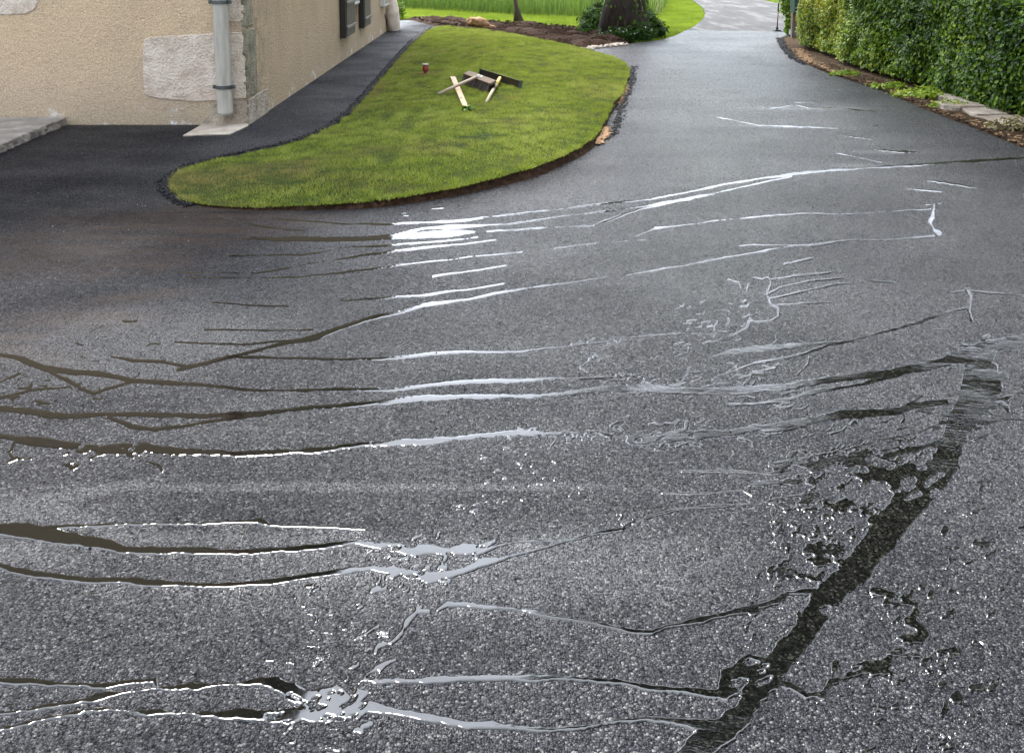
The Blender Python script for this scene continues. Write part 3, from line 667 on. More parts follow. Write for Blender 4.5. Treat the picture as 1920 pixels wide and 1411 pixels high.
plate('corner_stone', F_([(270, 75), (280, 70), (330, 67), (398, 63), (425, 62), (457, 61), (460, 120), (462, 184), (430, 187), (398, 189), (350, 190), (300, 184), (280, 181), (272, 175), (268, 130)]), fy, .010, M['quoin'], house, 1)
plate('corner_stone', F_([(428, -30), (455, -30), (457, 10), (456, 38), (448, 42), (428, 40)]), fy, .007, M['quoin'], house, 2, .006)
plate('corner_stone', F_([(0, -40), (70, -40), (72, 5), (66, 17), (50, 26), (20, 28), (-60, 30), (-60, -40)]), fy, .008, M['quoin'], house, 3)
o = plate('plinth_stone', F_([(374, 238), (378, 231), (390, 214), (398, 196), (420, 192), (462, 189), (463, 238)]), fy, .018, M['plinth'], house, 4, .006)
# side faces of the corner stones: rough grey-brown masonry
SY = lambda y0, y1, z0, z1: [(WX, y0, z0), (WX, y1, z0), (WX, y1, z1), (WX, y0, z1)]
plate('plinth_stone', SY(WY - .008, WY + .62, -.02, .20), fx, .012, M['plinth'], house, 5, .01)
M['mossy'] = mat_stone('mossy_stone', (0.09, 0.085, 0.06), (0.20, 0.175, 0.115), (0.27, 0.24, 0.17), 50, .012)
plate('corner_stone', SY(WY - .006, WY + .30, .215, .75), fx, .008, M['mossy'], house, 6, .012)
plate('corner_stone', SY(WY - .005, WY + .22, .77, 1.4), fx, .006, M['mossy'], house, 7, .012)
# drainpipe
PXx = onY(414, 60, WY - .1)[0]; pr_ = .060; pz = onY(420, 214, WY - .1)[2]
bm = bmesh.new(); cx, cy = PXx + .0, WY - .095
prof = [(pr_ - .004, pz + .05), (pr_ - .004, pz), (pr_, pz), (pr_, pz + .02), (pr_, 1.0), (pr_, 1.115)]
seg = 28; rings = [[bm.verts.new((cx + r * math.cos(2 * math.pi * k / seg) + (.012 if i < 4 else 0), cy + r * math.sin(2 * math.pi * k / seg), z)) for k in range(seg)] for i, (r, z) in enumerate(prof)]
for a, c in zip(rings[:-1], rings[1:]):
    for k in range(seg): bm.faces.new((a[k], a[(k + 1) % seg], c[(k + 1) % seg], c[k]))
pipe = part('drainpipe', bm_mesh('drainpipe', bm), M['zinc'], house, True)
bm = bmesh.new(); bm_tube(bm, [(cx, cy, 1.10), (cx, cy, HZ - .3)], .056, 24)
q = bm_mesh('upper_pipe', bm); o = link('upper_pipe', q, M['cast'], pipe); o.location = (0, 0, 0); q.polygons.foreach_set('use_smooth', [len(p.vertices) < 5 for p in q.polygons])
for zz in (onY(418, 163, WY - .1)[2], onY(414, 4, WY - .1)[2]):
    off = .009 if zz < .6 else 0
    bm = bmesh.new()
    bm_lathe(bm, [(pr_ + .001, -.014), (pr_ + .006, -.014), (pr_ + .006, .014), (pr_ + .001, .014)], (cx + off, cy, zz), 28)
    for s in (-1, 1):
        bm_box(bm, (cx + off + s * (pr_ + .016), cy, zz), (.026, .012, .03), bevel=.003)
        bm_tube(bm, [(cx + off + s * (pr_ + .018), cy - .016, zz), (cx + off + s * (pr_ + .018), cy + .016, zz)], .007, 8)
    bm_box(bm, (cx + off, cy + .07, zz), (.016, .07, .016))
    q = bm_mesh('clamp', bm); o = link('clamp', q, M['steel'], pipe)
# window with opened shutters
win = bmesh.new()
bm_box(win, (WX - .125, (WY0 + WY1) / 2, WZ1 - .03), (.05, WY1 - WY0, .06)); bm_box(win, (WX - .125, (WY0 + WY1) / 2, WZ0 + .14), (.06, WY1 - WY0 - .02, .28))
for yy in (WY0 + .03, WY1 - .03): bm_box(win, (WX - .127, yy, (WZ0 + WZ1) / 2), (.052, .058, WZ1 - WZ0 - .13))
wo_ = part('window', bm_mesh('window', win), M['shutter'], house)
bm = bmesh.new(); bm_box(bm, (WX - .14, (WY0 + WY1) / 2, (WZ0 + WZ1) / 2 + .1), (.01, WY1 - WY0 - .02, WZ1 - WZ0 - .3))
link('pane', bm_mesh('pane', bm), M['glass'], wo_)
bm = bmesh.new(); bm_box(bm, (WX - .03, (WY0 + WY1) / 2, WZ0 + .30), (.12, WY1 - WY0 - .04, .035), bevel=.004)
link('sill', bm_mesh('sill', bm), M['white'], wo_)
for (y0, y1) in ((11.98, 12.68), (13.46, 14.1)):
    zb = .30
    bm = bmesh.new(); bm_box(bm, (WX + .045, (y0 + y1) / 2, (zb + 1.7) / 2), (.045, y1 - y0, 1.7 - zb), bevel=.003)
    nb = 7
    for k in range(nb): bm_box(bm, (WX + .074, y0 + .06 + (y1 - y0) * .0 + (k + .5) * (y1 - y0 - .08) / nb, (zb + 1.7) / 2), (.012, (y1 - y0 - .08) / nb - .008, 1.7 - zb - .02), bevel=.002)
    sh = part('shutter', bm_mesh('shutter', bm), M['shutter'], house)
    bm = bmesh.new(); bm_box(bm, (WX + .045, y0 - .012, (zb + 1.7) / 2), (.062, .024, 1.7 - zb + .01)); link('edge_board', bm_mesh('edge_board', bm), M['shutter_dark'], sh)
    for zz in (.42, .72, 1.02, 1.35):
        bm = bmesh.new(); bm_box(bm, (WX + .088, (y0 + y1) / 2 + .01, zz), (.02, y1 - y0 - .02, .035), bevel=.003)
        link('batten', bm_mesh('batten', bm), simple('batten_highlight', (0.17, 0.145, 0.12), 0.6) if 'batten_highlight' not in bpy.data.materials else bpy.data.materials['batten_highlight'], sh)  # battens paler than the shutter: their top highlights put into the colour
# meter box
a = onX(713, 13, WX); c = onX(721, 13, WX)
bm = bmesh.new(); bm_box(bm, (WX + .03, (a[1] + c[1]) / 2, a[2] + .25), (.08, c[1] - a[1], .5), bevel=.006); mb = part('meter_box', bm_mesh('meter_box', bm), M['white'], house)
bm = bmesh.new(); bm_box(bm, (WX + .072, (a[1] + c[1]) / 2, a[2] + .25), (.008, (c[1] - a[1]) * .75, .42), bevel=.002); link('cover', bm_mesh('cover', bm), M['concrete'], mb)
# crack
bm = bmesh.new(); pts = [onX(x, y, WX + .001) for x, y in ((721, 27), (722, 33), (724, 38), (724, 49))]; bm_tube(bm, pts, [.008, .012, .014, .012], 5); part('crack', bm_mesh('crack', bm), M['shutter_dark'], house)

# boulder-like buttress stone leaning at the far corner
def lump(name, c, s, mat, seed=0, amp=.18, sub=3, shape=None, parent=None, freq=2.2):
    bm = bmesh.new(); bmesh.ops.create_icosphere(bm, subdivisions=sub, radius=1.0)
    for v in bm.verts:
        d = mnoise.fractal(v.co * freq + Vector((seed * 7.1, 0, 0)), 1.0, 2.0, 4); v.co *= 1 + amp * d
        if shape: v.co = shape(v.co)
        v.co = Vector((v.co.x * s[0], v.co.y * s[1], v.co.z * s[2]))
    me = bm_mesh(name, bm); me.polygons.foreach_set('use_smooth', [True] * len(me.polygons))
    o = link(name, me, mat, parent); o.location = c; return o
bt = unp(742, 40)
o = lump('corner_boulder', (WX + .07, HB - .1, .26), (.13, .24, .44), M['quoin'], 3, .12, 3, lambda v: Vector((v.x * (1 - .3 * max(0, v.z)) - .25 * v.z, v.y, v.z)))
tag(o, 'tall pale stone leaning against the far end of the house wall', 'stone')

# ---- slab left, slab below the pipe, steps on the right
def rough_slab(name, outline, z0, z1, mat, seed=0, jit=.012, step=.04, depth_jit=.02):
    P = poly_sub([(p[0], p[1], 0) for p in outline], step, 0, seed); r = random.Random(seed); bm = bmesh.new(); n = len(P)
    cen = sum(P, Vector()) / n; rows = []
    for k, (z, ins) in enumerate(((z0, 0), (z0 + (z1 - z0) * .35, .2), (z0 + (z1 - z0) * .7, .1), (z1 - .006, 0), (z1, -1))):
        row = []
        for i, p in enumerate(P):
            d = (p - cen).normalized(); off = mnoise.noise((p.x * 18, p.y * 18, z * 22 + seed)) * depth_jit * (0.35 if k >= 3 else 1) + r.uniform(-jit, jit) * .4 - (.008 if k == 4 else 0)
            row.append(bm.verts.new((p.x + d.x * off, p.y + d.y * off, z + mnoise.noise((p.x * 9, p.y * 9, seed)) * .004)))
        rows.append(row)
    for a, c in zip(rows[:-1], rows[1:]):
        for i in range(n): bm.faces.new((a[i], a[(i + 1) % n], c[(i + 1) % n], c[i]))
    bm.faces.new(rows[-1])
    o = link(name, bm_mesh(name, bm), mat); cc = cen.copy(); 
    for v in o.data.vertices: v.co -= Vector((cc.x, cc.y, 0))
    o.location = (cc.x, cc.y, 0); return o
e1 = unp(119, 222, .06); e2 = unp(0, 271, .06); dv = Vector(e2) - Vector(e1); e3 = Vector(e1) + dv * 1.9
o = rough_slab('door_slab', [(e1[0], WY - .002, 0), tuple(e3), (e3.x - 2.5, e3.y, 0), (-6.5, WY - .002, 0)], -.02, .062, M['slab'], 2)
tag(o, 'low grey stone slab with a broken edge along the front wall, far left', 'stone slab')
o = rough_slab('pipe_slab', PX([(343, 253), (372, 236), (384, 228), (463, 228), (466, 234), (430, 250)], .012), -.02, .012, M['concrete'], 5, .006, .05, .006)
tag(o, 'flat pale concrete slab set in the asphalt below the drainpipe', 'concrete slab')
def step_stone(pts, z0, z1, seed, label):
    o = rough_slab('step_stone', PX(pts, z1), z0, z1, M['steps'], seed, .01, .06, .012); tag(o, label, 'stone slab', 'stone slabs below the hedge'); return o
step_stone([(1750, 171), (1775, 172), (1830, 184), (1830, 188), (1790, 189), (1762, 179)], -.02, .05, 1, 'narrow reddish stone slab, the farthest of the slabs below the hedge')
step_stone([(1752, 190), (1800, 187), (1850, 190), (1871, 194), (1868, 197), (1800, 199), (1770, 197)], -.02, .05, 2, 'brown stone slab second from the far end below the hedge')
step_stone([(1802, 201), (1870, 199), (1898, 208), (1890, 212), (1832, 214), (1812, 208)], -.02, .035, 3, 'pale worn stone slab between a brown slab and the widest slab')
step_stone([(1828, 217), (1896, 213), (1960, 217), (1990, 235), (1935, 240), (1905, 236), (1870, 228)], -.02, .02, 4, 'widest pale stone slab, nearest one at the right edge of the photo')

# ------------------------------------------------------------------ tools on the lawn
def LZ_(x, y): return float(lawn_z(np.array([x]), np.array([y]))[0][0])
def lawn_pt(px, py, h=0.0):
    z = .08
    for _ in range(6):
        p = unp(px, py, z + h); z = LZ_(p[0], p[1])
    return Vector(p)
def obj_at(name, bm, mat, root, smooth=False): return part(name, bm_mesh(name, bm), mat, root, smooth)
# broom
b0 = lawn_pt(876, 146, .06); b1 = lawn_pt(924, 162, .06)
cen = (b0 + b1) / 2; cen.z = LZ_(cen.x, cen.y)
dirx = (b1 - b0); dirx.z = 0; L = dirx.length; dirx.normalize(); ang = math.atan2(dirx.y, dirx.x)
root = empty('broom', tuple(cen), 'wide wooden broom with dark bristles, its grey handle lying over the board', 'broom')
RZ = Matrix.Rotation(ang, 3, 'Z') @ Matrix.Rotation(R(22), 3, 'X')
bm = bmesh.new(); bm_box(bm, (cen.x, cen.y, cen.z + .098), (L + .03, .072, .024), RZ, .006); obj_at('brush_block', bm, M['block'], root)
n = 1500; r = np.random.default_rng(2); u = r.uniform(-.5, .5, n) * (L + .02); v = r.uniform(-.035, .035, n); sp_ = v * 1.1 + r.normal(0, .01, n)
tx = u + r.normal(0, .008, n); top = np.stack([u, v, np.full(n, .09)], 1); bot = np.stack([tx, sp_ - .02, r.uniform(.0, .02, n)], 1)
V = []; 
ca, sa = math.cos(ang), math.sin(ang)
w = .0035
A = np.stack([top + [w, 0, 0], top - [w, 0, 0], bot - [w * .6, 0, 0], bot + [w * .6, 0, 0]], 1).reshape(-1, 3)
A = np.stack([A[:, 0] * ca - A[:, 1] * sa + cen.x, A[:, 0] * sa + A[:, 1] * ca + cen.y, A[:, 2] + cen.z], 1)
part('bristles', np_mesh('bristles', A, np.arange(4 * n).reshape(n, 4)), M['bristle'], root)
s0 = Vector((cen.x, cen.y, cen.z + .12)) + Vector((dirx.x, dirx.y, 0)) * -.0; s1 = lawn_pt(822, 176, .02)
bm = bmesh.new(); bm_tube(bm, [s0, s0.lerp(s1, .5), s1], [.014, .0145, .0145], 12); hd = obj_at('handle', bm, M['handle'], root, True)
bm = bmesh.new(); bm_tube(bm, [s0 + Vector((0, 0, -.01)), s0.lerp(s1, .09)], [.022, .018], 10); bm_box(bm, tuple(s0 + Vector((0, 0, -.012))), (.09, .05, .006), RZ)
for s in (-1, 1): bm_tube(bm, [s0.lerp(s1, .08), s0 + Vector((dirx.x, dirx.y, 0)) * (s * .07) + Vector((0, 0, -.012))], .004, 6)
obj_at('bracket', bm, M['zinc'], root)
# squeegee rake behind it
q0 = lawn_pt(902, 140, .03); q1 = lawn_pt(975, 161, .03); qc = (q0 + q1) / 2; qc.z = LZ_(qc.x, qc.y)
dq = (q1 - q0); dq.z = 0; Lq = dq.length; dq.normalize(); aq = math.atan2(dq.y, dq.x); RQ = Matrix.Rotation(aq, 3, 'Z') @ Matrix.Rotation(R(-18), 3, 'X')
root = empty('squeegee', tuple(qc), 'black asphalt squeegee with a short pale yellow-topped handle, right of the broom', 'squeegee')
bm = bmesh.new(); bm_box(bm, (qc.x, qc.y, qc.z + .035), (Lq + .02, .012, .06), RQ, .002)
bm_box(bm, tuple(Vector((qc.x, qc.y + .01, qc.z + .066))), (Lq + .02, .03, .010), RQ, .002)
obj_at('blade', bm, M['black'], root)
for s in (-.5, .5):
    bm = bmesh.new(); bm_box(bm, tuple(Vector((qc.x, qc.y, qc.z + .04)) + RQ @ Vector((s * (Lq + .026), 0, 0))), (.008, .03, .07), RQ); obj_at('end_plate', bm, M['steel'], root)
h0 = lawn_pt(937, 147, .05); h1 = lawn_pt(912, 191, .015); hm = h0.lerp(h1, .3)
bm = bmesh.new(); bm_tube(bm, [h0, hm, h1], [.0155, .015, .0135], 12); hd = obj_at('handle', bm, M['handle2'], root, True)
bm = bmesh.new(); bm_tube(bm, [h0 - (h1 - h0) * .01, hm], .0165, 12); q = bm_mesh('yellow_grip', bm); o = link('yellow_grip', q, M['yellow'], hd); q.polygons.foreach_set('use_smooth', [True] * len(q.polygons))
# board
p = [lawn_pt(x, y, .022) for x, y in ((844, 143), (854, 144), (879, 202), (869, 202))]
bm = bmesh.new(); t_ = [bm.verts.new(v) for v in p]; u_ = [bm.verts.new(v - Vector((0, 0, .024))) for v in p]
bm.faces.new(t_); bm.faces.new(u_[::-1])
for i in range(4): bm.faces.new((t_[i], t_[(i + 1) % 4], u_[(i + 1) % 4], u_[i]))
bc = (p[0] + p[2]) / 2
root = empty('board', tuple(bc), 'pale pine board lying on the lawn under the broom handle', 'board')
obj_at('plank', bm, M['wood'], root)
knot_m = simple('knot', (0.10, 0.035, 0.02), .7)
for (x, y, s) in ((866, 183.5, .022), (869, 188, .012)):
    bm = bmesh.new(); k = lawn_pt(x, y, .0228); bmesh.ops.create_circle(bm, cap_ends=True, segments=14, radius=s, matrix=Matrix.Translation(k + Vector((0, 0, .0012))) @ Matrix.Diagonal((.8, 1.6, 1, 1))); obj_at('knot', bm, knot_m, root)
# red lantern-like can
k = lawn_pt(798, 139.5); root = empty('red_canister', tuple(k), 'small red bulging canister with a white flat cap standing on the lawn', 'canister')
bm = bmesh.new(); bm_lathe(bm, [(.020, .0), (.024, .012), (.018, .02), (.030, .035), (.034, .055), (.033, .075), (.026, .088), (.027, .10)], k, 22); obj_at('body', bm, M['red'], root, True)
bm = bmesh.new(); bm_lathe(bm, [(.036, .101), (.040, .104), (.040, .109), (.036, .112)], k, 22); obj_at('cap', bm, M['concrete'], root)
bm = bmesh.new(); bm_tube(bm, [k + Vector((-.035, 0, .018)), k + Vector((.035, 0, .018))], .006, 8); obj_at('foot_bar', bm, M['concrete'], root)

# ------------------------------------------------------------------ things farther away
g = unp(1457, 58); root = empty('hand_tamper', g, 'thin red and black pole on a small plate where new and old road meet', 'tamper')
bm = bmesh.new(); bm_box(bm, (g[0], g[1], .012), (.10, .12, .018), bevel=.003); bm_box(bm, (g[0] + .01, g[1], .004), (.15, .16, .006)); bm_lathe(bm, [(.024, .0), (.022, .03), (.014, .05)], (g[0], g[1], .02), 12); obj_at('plate', bm, M['black'], root)
tz = onY(1459, 5, g[1])[2]
bm = bmesh.new(); bm_tube(bm, [(g[0], g[1], .05), (g[0] + .008, g[1], tz * .68)], .010, 10); obj_at('pole', bm, simple('dark_red_pole', (0.20, 0.05, 0.045), .5), root, True)
bm = bmesh.new(); bm_tube(bm, [(g[0] + .008, g[1], tz * .68), (g[0] + .012, g[1], tz)], .013, 10); obj_at('grip', bm, M['black'], root, True)

g = unp(1488, 70); root = empty('mailbox_post', (g[0], g[1], 0), 'dark green mailbox on a weathered wooden post at the hedge end', 'mailbox')
zt = onY(1488, 24, g[1])[2]
bm = bmesh.new(); bm_box(bm, (g[0] + .01, g[1], zt / 2 - .02), (.10, .10, zt + .04), bevel=.008); obj_at('post', bm, M['post'], root)
bm = bmesh.new(); bm_box(bm, (g[0] + .06, g[1], zt + .13), (.20, .26, .26), bevel=.008); bx_ = obj_at('box', bm, M['green'], root)
bm = bmesh.new(); bm_box(bm, (g[0] + .06, g[1] - .134, zt + .08), (.19, .012, .012)); link('flap_edge', bm_mesh('flap_edge', bm), M['zinc'], bx_)
bm = bmesh.new(); bm_box(bm, (g[0] + .14, g[1], zt + .285), (.30, .34, .03), Matrix.Rotation(R(-6), 3, 'Y'), .004); obj_at('roof_board', bm, M['post'], root)

g = unp(1207, 47); root = empty('marker_stone', (g[0], g[1] , 0), 'white marker stone with rounded orange top beside the big ivy-clad trunk', 'marker stone')
zt = onY(1207, 20, g[1])[2]; sw = (onY(1215, 30, g[1])[0] - onY(1199, 30, g[1])[0]) / 2
def arch(bm, x0, z0, z1, hw, y, th, seg=14, top=True):
    pts = [(x0 - hw, z0), (x0 + hw, z0)] + ([(x0 + hw * math.cos(math.pi * k / seg), z1 + hw * math.sin(math.pi * k / seg)) for k in range(seg + 1)] if top else [(x0 + hw, z1), (x0 - hw, z1)])
    f = [bm.verts.new((a, y - th / 2, c)) for a, c in pts]; bk = [bm.verts.new((a, y + th / 2, c)) for a, c in pts]
    bm.faces.new(f[::-1]); bm.faces.new(bk)
    for i in range(len(pts)): bm.faces.new((f[i], f[(i + 1) % len(pts)], bk[(i + 1) % len(pts)], bk[i]))
zs = zt - sw
bm = bmesh.new(); arch(bm, g[0], -.02, zs, sw, g[1], .12, top=False); obj_at('body', bm, M['white'], root)
bm = bmesh.new(); arch(bm, g[0], zs + .001, zs + .002, sw, g[1], .12); obj_at('rim', bm, M['yellow'], root)
bm = bmesh.new(); arch(bm, g[0], zs + .002, zs + .003, sw * .82, g[1] - .002, .125); obj_at('top', bm, M['orange'], root)
bm = bmesh.new(); bm_box(bm, (g[0] - .005, g[1] - .066, zs - .01), (.022, .006, .10)); bm_box(bm, (g[0] - .002, g[1] - .066, zs + .055), (.014, .006, .03)); bm_box(bm, (g[0] + .012, g[1] - .066, zs - .052), (.03, .006, .018)); obj_at('black_mark', bm, M['black'], root)

# torn root log on the bed
g = unp(900, 57)
root = empty('root_log', (g[0], g[1], 0), 'torn orange-brown chunk of root wood lying on the dark soil', 'log')
def lp(name, c, s, seed, rot=0):
    o = lump(name, (0, 0, 0), s, M['log'], seed, .35, 3, freq=1.6); o.parent = root; o.location = c; o.rotation_euler = (0, .15, rot); return o
lp('trunk_piece', (-.02, 0, .13), (.17, .13, .09), 1, -.3)
lp('splinter', (-.17, .08, .12), (.06, .07, .10), 2, .4)
lp('splinter', (.17, -.06, .07), (.13, .04, .03), 3, -.5)
lp('splinter', (.10, -.10, .06), (.12, .04, .03), 5, -.15)
# ------------------------------------------------------------------ vegetation
def leaf_mesh(name, P, N, size, rnd, ar=.62, seed=1, fold=.25, droop=.5):
    r = np.random.default_rng(seed); n = len(P)
    N = N + r.normal(0, .45, (n, 3)); N /= np.linalg.norm(N, axis=1)[:, None] + 1e-9
    D = r.normal(0, 1, (n, 3)); D[:, 2] -= droop; D -= N * np.sum(D * N, 1)[:, None]; D /= np.linalg.norm(D, axis=1)[:, None] + 1e-9
    S = np.cross(N, D); L = size[:, None]; W = L * ar / 2
    b = P; t = P + D * L
    r1 = P + D * L * .28 + S * W * .92 + N * W * fold; r2 = P + D * L * .68 + S * W * .8 + N * W * fold
    l1 = P + D * L * .28 - S * W * .92 + N * W * fold; l2 = P + D * L * .68 - S * W * .8 + N * W * fold
    V = np.stack([b, r1, r2, t, l2, l1], 1).reshape(-1, 3); i = np.arange(n)[:, None] * 6
    F = np.concatenate([i + [0, 1, 2, 3], i + [0, 3, 4, 5]], 0)
    return np_mesh(name, V, F, np.repeat(rnd, 6))
hedge_stops = [(0, (0.008, 0.022, 0.004)), (0.33, (0.038, 0.095, 0.010)), (0.58, (0.14, 0.24, 0.018)), (0.8, (0.32, 0.40, 0.035)), (1, (0.52, 0.47, 0.06))]
M['hedge_leaf'] = mat_leaf('hedge_leaf', hedge_stops, 0.42, 0.38, (0.16, 0.26, 0.01), None, 0.3)
M['ivy'] = mat_leaf('ivy', [(0, (0.014, 0.035, 0.008)), (0.6, (0.045, 0.10, 0.016)), (1, (0.13, 0.21, 0.03))], 0.65, 0.3, (0.12, 0.2, 0.02), None, 0.15)
M['tree_leaf'] = mat_leaf('tree_leaf', [(0, (0.008, 0.020, 0.005)), (0.6, (0.020, 0.045, 0.009)), (1, (0.05, 0.085, 0.014))], 0.5, 0.25, (0.07, 0.13, 0.015))
M['shade'] = simple('shaded_twig_core', (0.010, 0.012, 0.006), 1.0, .2, 10, .3)

# hedge : a clipped wall of leaves from the mailbox towards the camera
hx0 = unp(1640, 136)[0] - .03; HY0, HY1 = -1.5, 14.35; HW = 1.1
def hedge_top(y): return .97 - .42 * np.clip((y - 12.7) / 1.6, 0, 1) ** 1.5
def hedge_x(y): return hx0 + .04 * np.sin(y * 2.1) + .16 * np.clip((y - 13.0) / 1.3, 0, 1) ** 2 + .25 * np.clip((9.2 - y) / 2.0, 0, 1)
root = empty('hedge', (hx0 + .5, 8, 0), 'clipped leafy green hedge running along the right side of the driveway', 'hedge')
def hedge():
    r = np.random.default_rng(5); parts = []
    n = 84000; y = np.where(r.random(n) < .72, r.uniform(7.2, HY1, n), r.uniform(HY0, 7.2, n)); s = r.random(n)
    H = hedge_top(y); X = hedge_x(y); face = s < .60; top = (s >= .60) & (s < .93)
    u = r.random(n); z = np.where(face, .05 + u * (H - .05), H); x = np.where(face, X, X + u * HW)
    rd = .12; cz = np.clip((z - (H - rd)) / rd, 0, 1) * face; x = x + cz ** 2 * rd * .6
    depth = np.abs(r.normal(0, .05, n)); bul = fbm(y, z * 1.5, 2.2, 3) * .11
    x = x + np.where(face, depth - .02 - bul, 0); z = z - np.where(top, depth * .8, 0) + np.where(top, fbm(x, y, 2.0, 2) * .05, 0)
    endc = s >= .93; y = np.where(endc, HY1 - depth + r.uniform(-.02, .1, n), y); z = np.where(endc, u * .55, z); x = np.where(endc, hx0 + .2 + r.random(n) * .9, x)
    N = np.where(face[:, None], np.stack([-np.ones(n), np.zeros(n), .35 + cz * .8], 1), np.where(top[:, None], np.array([-.15, 0, 1.0]), np.array([-.2, 1.0, .4])))
    N[:, 1] += np.where(face, .0, 0)
    pat = fbm(y, z, 1.2, 3); rn = r.random(n) * .62 + pat * .35 + .06
    rn += np.clip((y - 10.0) / 3.2, 0, 1) * .5 + np.clip((z - .80) / .15, 0, 1) * .12 * r.random(n)  # lighter far end and top: partly new growth, partly sunlight put into leaf colour
    yel = np.exp(-((y - 13.4) ** 2 / .18 + (z - .8) ** 2 / .03)); rn += yel * .4 * r.random(n)
    sz = r.uniform(.026, .052, n) * (1 - .25 * np.clip((y - 11) / 3, 0, 1))
    me = leaf_mesh('foliage', np.stack([x, y, z], 1), N, sz, np.clip(rn, 0, 1), .68, 6)
    part('foliage', me, M['hedge_leaf'], root)
    # twiggy core, the shade between leaves put into its near-black colour
    ys = np.linspace(HY0 + .1, HY1 - .15, 60); bm = bmesh.new(); prev = None
    for yy in ys:
        H = float(hedge_top(yy)) - .10; X = float(hedge_x(yy)) + .10
        ring = [bm.verts.new(p) for p in ((X + .05, yy, .02), (X, yy, .25), (X + .02, yy, H - .12), (X + .10, yy, H), (X + HW - .2, yy, H), (X + HW - .1, yy, .02))]
        if prev:
            for k in range(6): bm.faces.new((prev[k], prev[(k + 1) % 6], ring[(k + 1) % 6], ring[k]))
        else: bm.faces.new(ring[::-1])
        prev = ring
    bm.faces.new(prev); part('twigs', bm_mesh('twigs', bm), M['shade'], root)
hedge()
def leaf_cloud(name, cs, n, size, mat, root, seed=1, ar=.6, lo=0.0, hi=1.0, shell=.5):
    """cs: list of (centre, radii) clumps"""
    r = np.random.default_rng(seed); P = []; N = []; Rn = []
    vol = np.array([c[1][0] * c[1][1] * c[1][2] for c in cs]) ** .75; cnt = (vol / vol.sum() * n).astype(int)
    for (c, rad), k in zip(cs, cnt):
        d = r.normal(0, 1, (k, 3)); d /= np.linalg.norm(d, axis=1)[:, None]; q = r.random(k) ** shell
        q = q * (1 + .35 * np.sin(d[:, 0] * 5 + c[0] * 3) * np.sin(d[:, 1] * 6 + c[1]) + .2 * np.sin(d[:, 2] * 7))
        P.append(np.array(c) + d * q[:, None] * np.array(rad)); N.append(d + [0, 0, .6]); Rn.append(np.clip(r.random(k) * .7 + r.uniform(-.1, .25), 0, 1))
    P = np.concatenate(P); N = np.concatenate(N); Rn = lo + np.concatenate(Rn) * (hi - lo); r2 = r.uniform(size[0], size[1], len(P))
    m = P[:, 2] > .0
    return part(name, leaf_mesh(name, P[m], N[m], r2[m], Rn[m], ar, seed + 1), mat, root)
def tree(name, x, y, label, cat, tr, th, crown_c, crown_r, nl, lsize, seed, bark, nclump=26, leafmat=None, group=None, lean=0.0, clumps=None):
    r = random.Random(seed); root = empty(name, (x, y, 0), label, cat, group)
    bm = bmesh.new(); segs = 12; pts = []; rads = []
    for i in range(segs + 1):
        t = i / segs; z = t * th - .05; pts.append(Vector((x + lean * t + mnoise.noise((z * .8, seed, 0)) * .25 * tr / .3, y + mnoise.noise((z * .8, 0, seed)) * .2 * tr / .3, z)))
        rads.append(tr * (1 + .45 * math.exp(-z / (tr * .9))) * (1 - .55 * t))
    bm_tube(bm, pts, rads, 22)
    for k in range(7):
        t = .45 + .5 * k / 7; i = int(t * segs); p = pts[i]; a = k * 2.4 + r.uniform(-.4, .4)
        e = Vector(crown_c) + Vector((math.cos(a) * crown_r[0] * .65, math.sin(a) * crown_r[1] * .65, r.uniform(-.2, .5) * crown_r[2]))
        m_ = p.lerp(e, .5) + Vector((0, 0, -.08 * (e - p).length)); bm_tube(bm, [p, m_, e], [rads[i] * .5, rads[i] * .3, rads[i] * .1], 8)
    for v in bm.verts:
        if len(v.link_edges): v.co += Vector((mnoise.noise(v.co * (1.6 / tr)), mnoise.noise(v.co * (1.6 / tr) + Vector((9, 0, 0))), 0)) * tr * .16
    part('trunk', bm_mesh('trunk', bm), bark, root, True)
    cs = []
    for k in range(nclump):
        d = Vector((r.gauss(0, 1), r.gauss(0, 1), r.gauss(0, 1))).normalized() * (r.random() ** .4)
        c = (crown_c[0] + d.x * crown_r[0] * .8, crown_c[1] + d.y * crown_r[1] * .8, crown_c[2] + d.z * crown_r[2] * .8); q = r.uniform(.22, .42)
        cs.append((c, (crown_r[0] * q, crown_r[1] * q, crown_r[2] * q * .8)))
    cs = clumps or cs
    leaf_cloud('crown', cs, nl, lsize, leafmat or M['tree_leaf'], root, seed)
    return root
bx_t, by_t, _ = unp(1166, 70)
rr0 = random.Random(77); BC = []  # unseen crown clumps, gaps shaped to let sky into the reflections
for (xa, xb, za, zb, k_) in ((.9, 1.5, 5.0, 8.0, 12), (2.9, 3.5, 4.4, 9.0, 14), (5.2, 7.2, 4.0, 11.0, 30), (2.2, 6.6, 9.3, 13.0, 34), (.9, 2.2, 10.5, 12.5, 10)):
    for _ in range(k_): q = rr0.uniform(.42, .62) if xb - xa < 1 else rr0.uniform(.7, 1.1); BC.append(((rr0.uniform(xa, xb), by_t + rr0.uniform(-1.2, 1.8), rr0.uniform(za, zb)), (q, q * 1.3, q)))
big = tree('old_tree', bx_t, by_t, 'thick dark tree trunk covered in ivy with shrubs at its foot', 'tree', .27, 8.5, (bx_t + 2.5, by_t + .5, 9.4), (3.7, 3.4, 3.7), 60000, (.12, .22), 11, M['bark'], 34, clumps=BC)
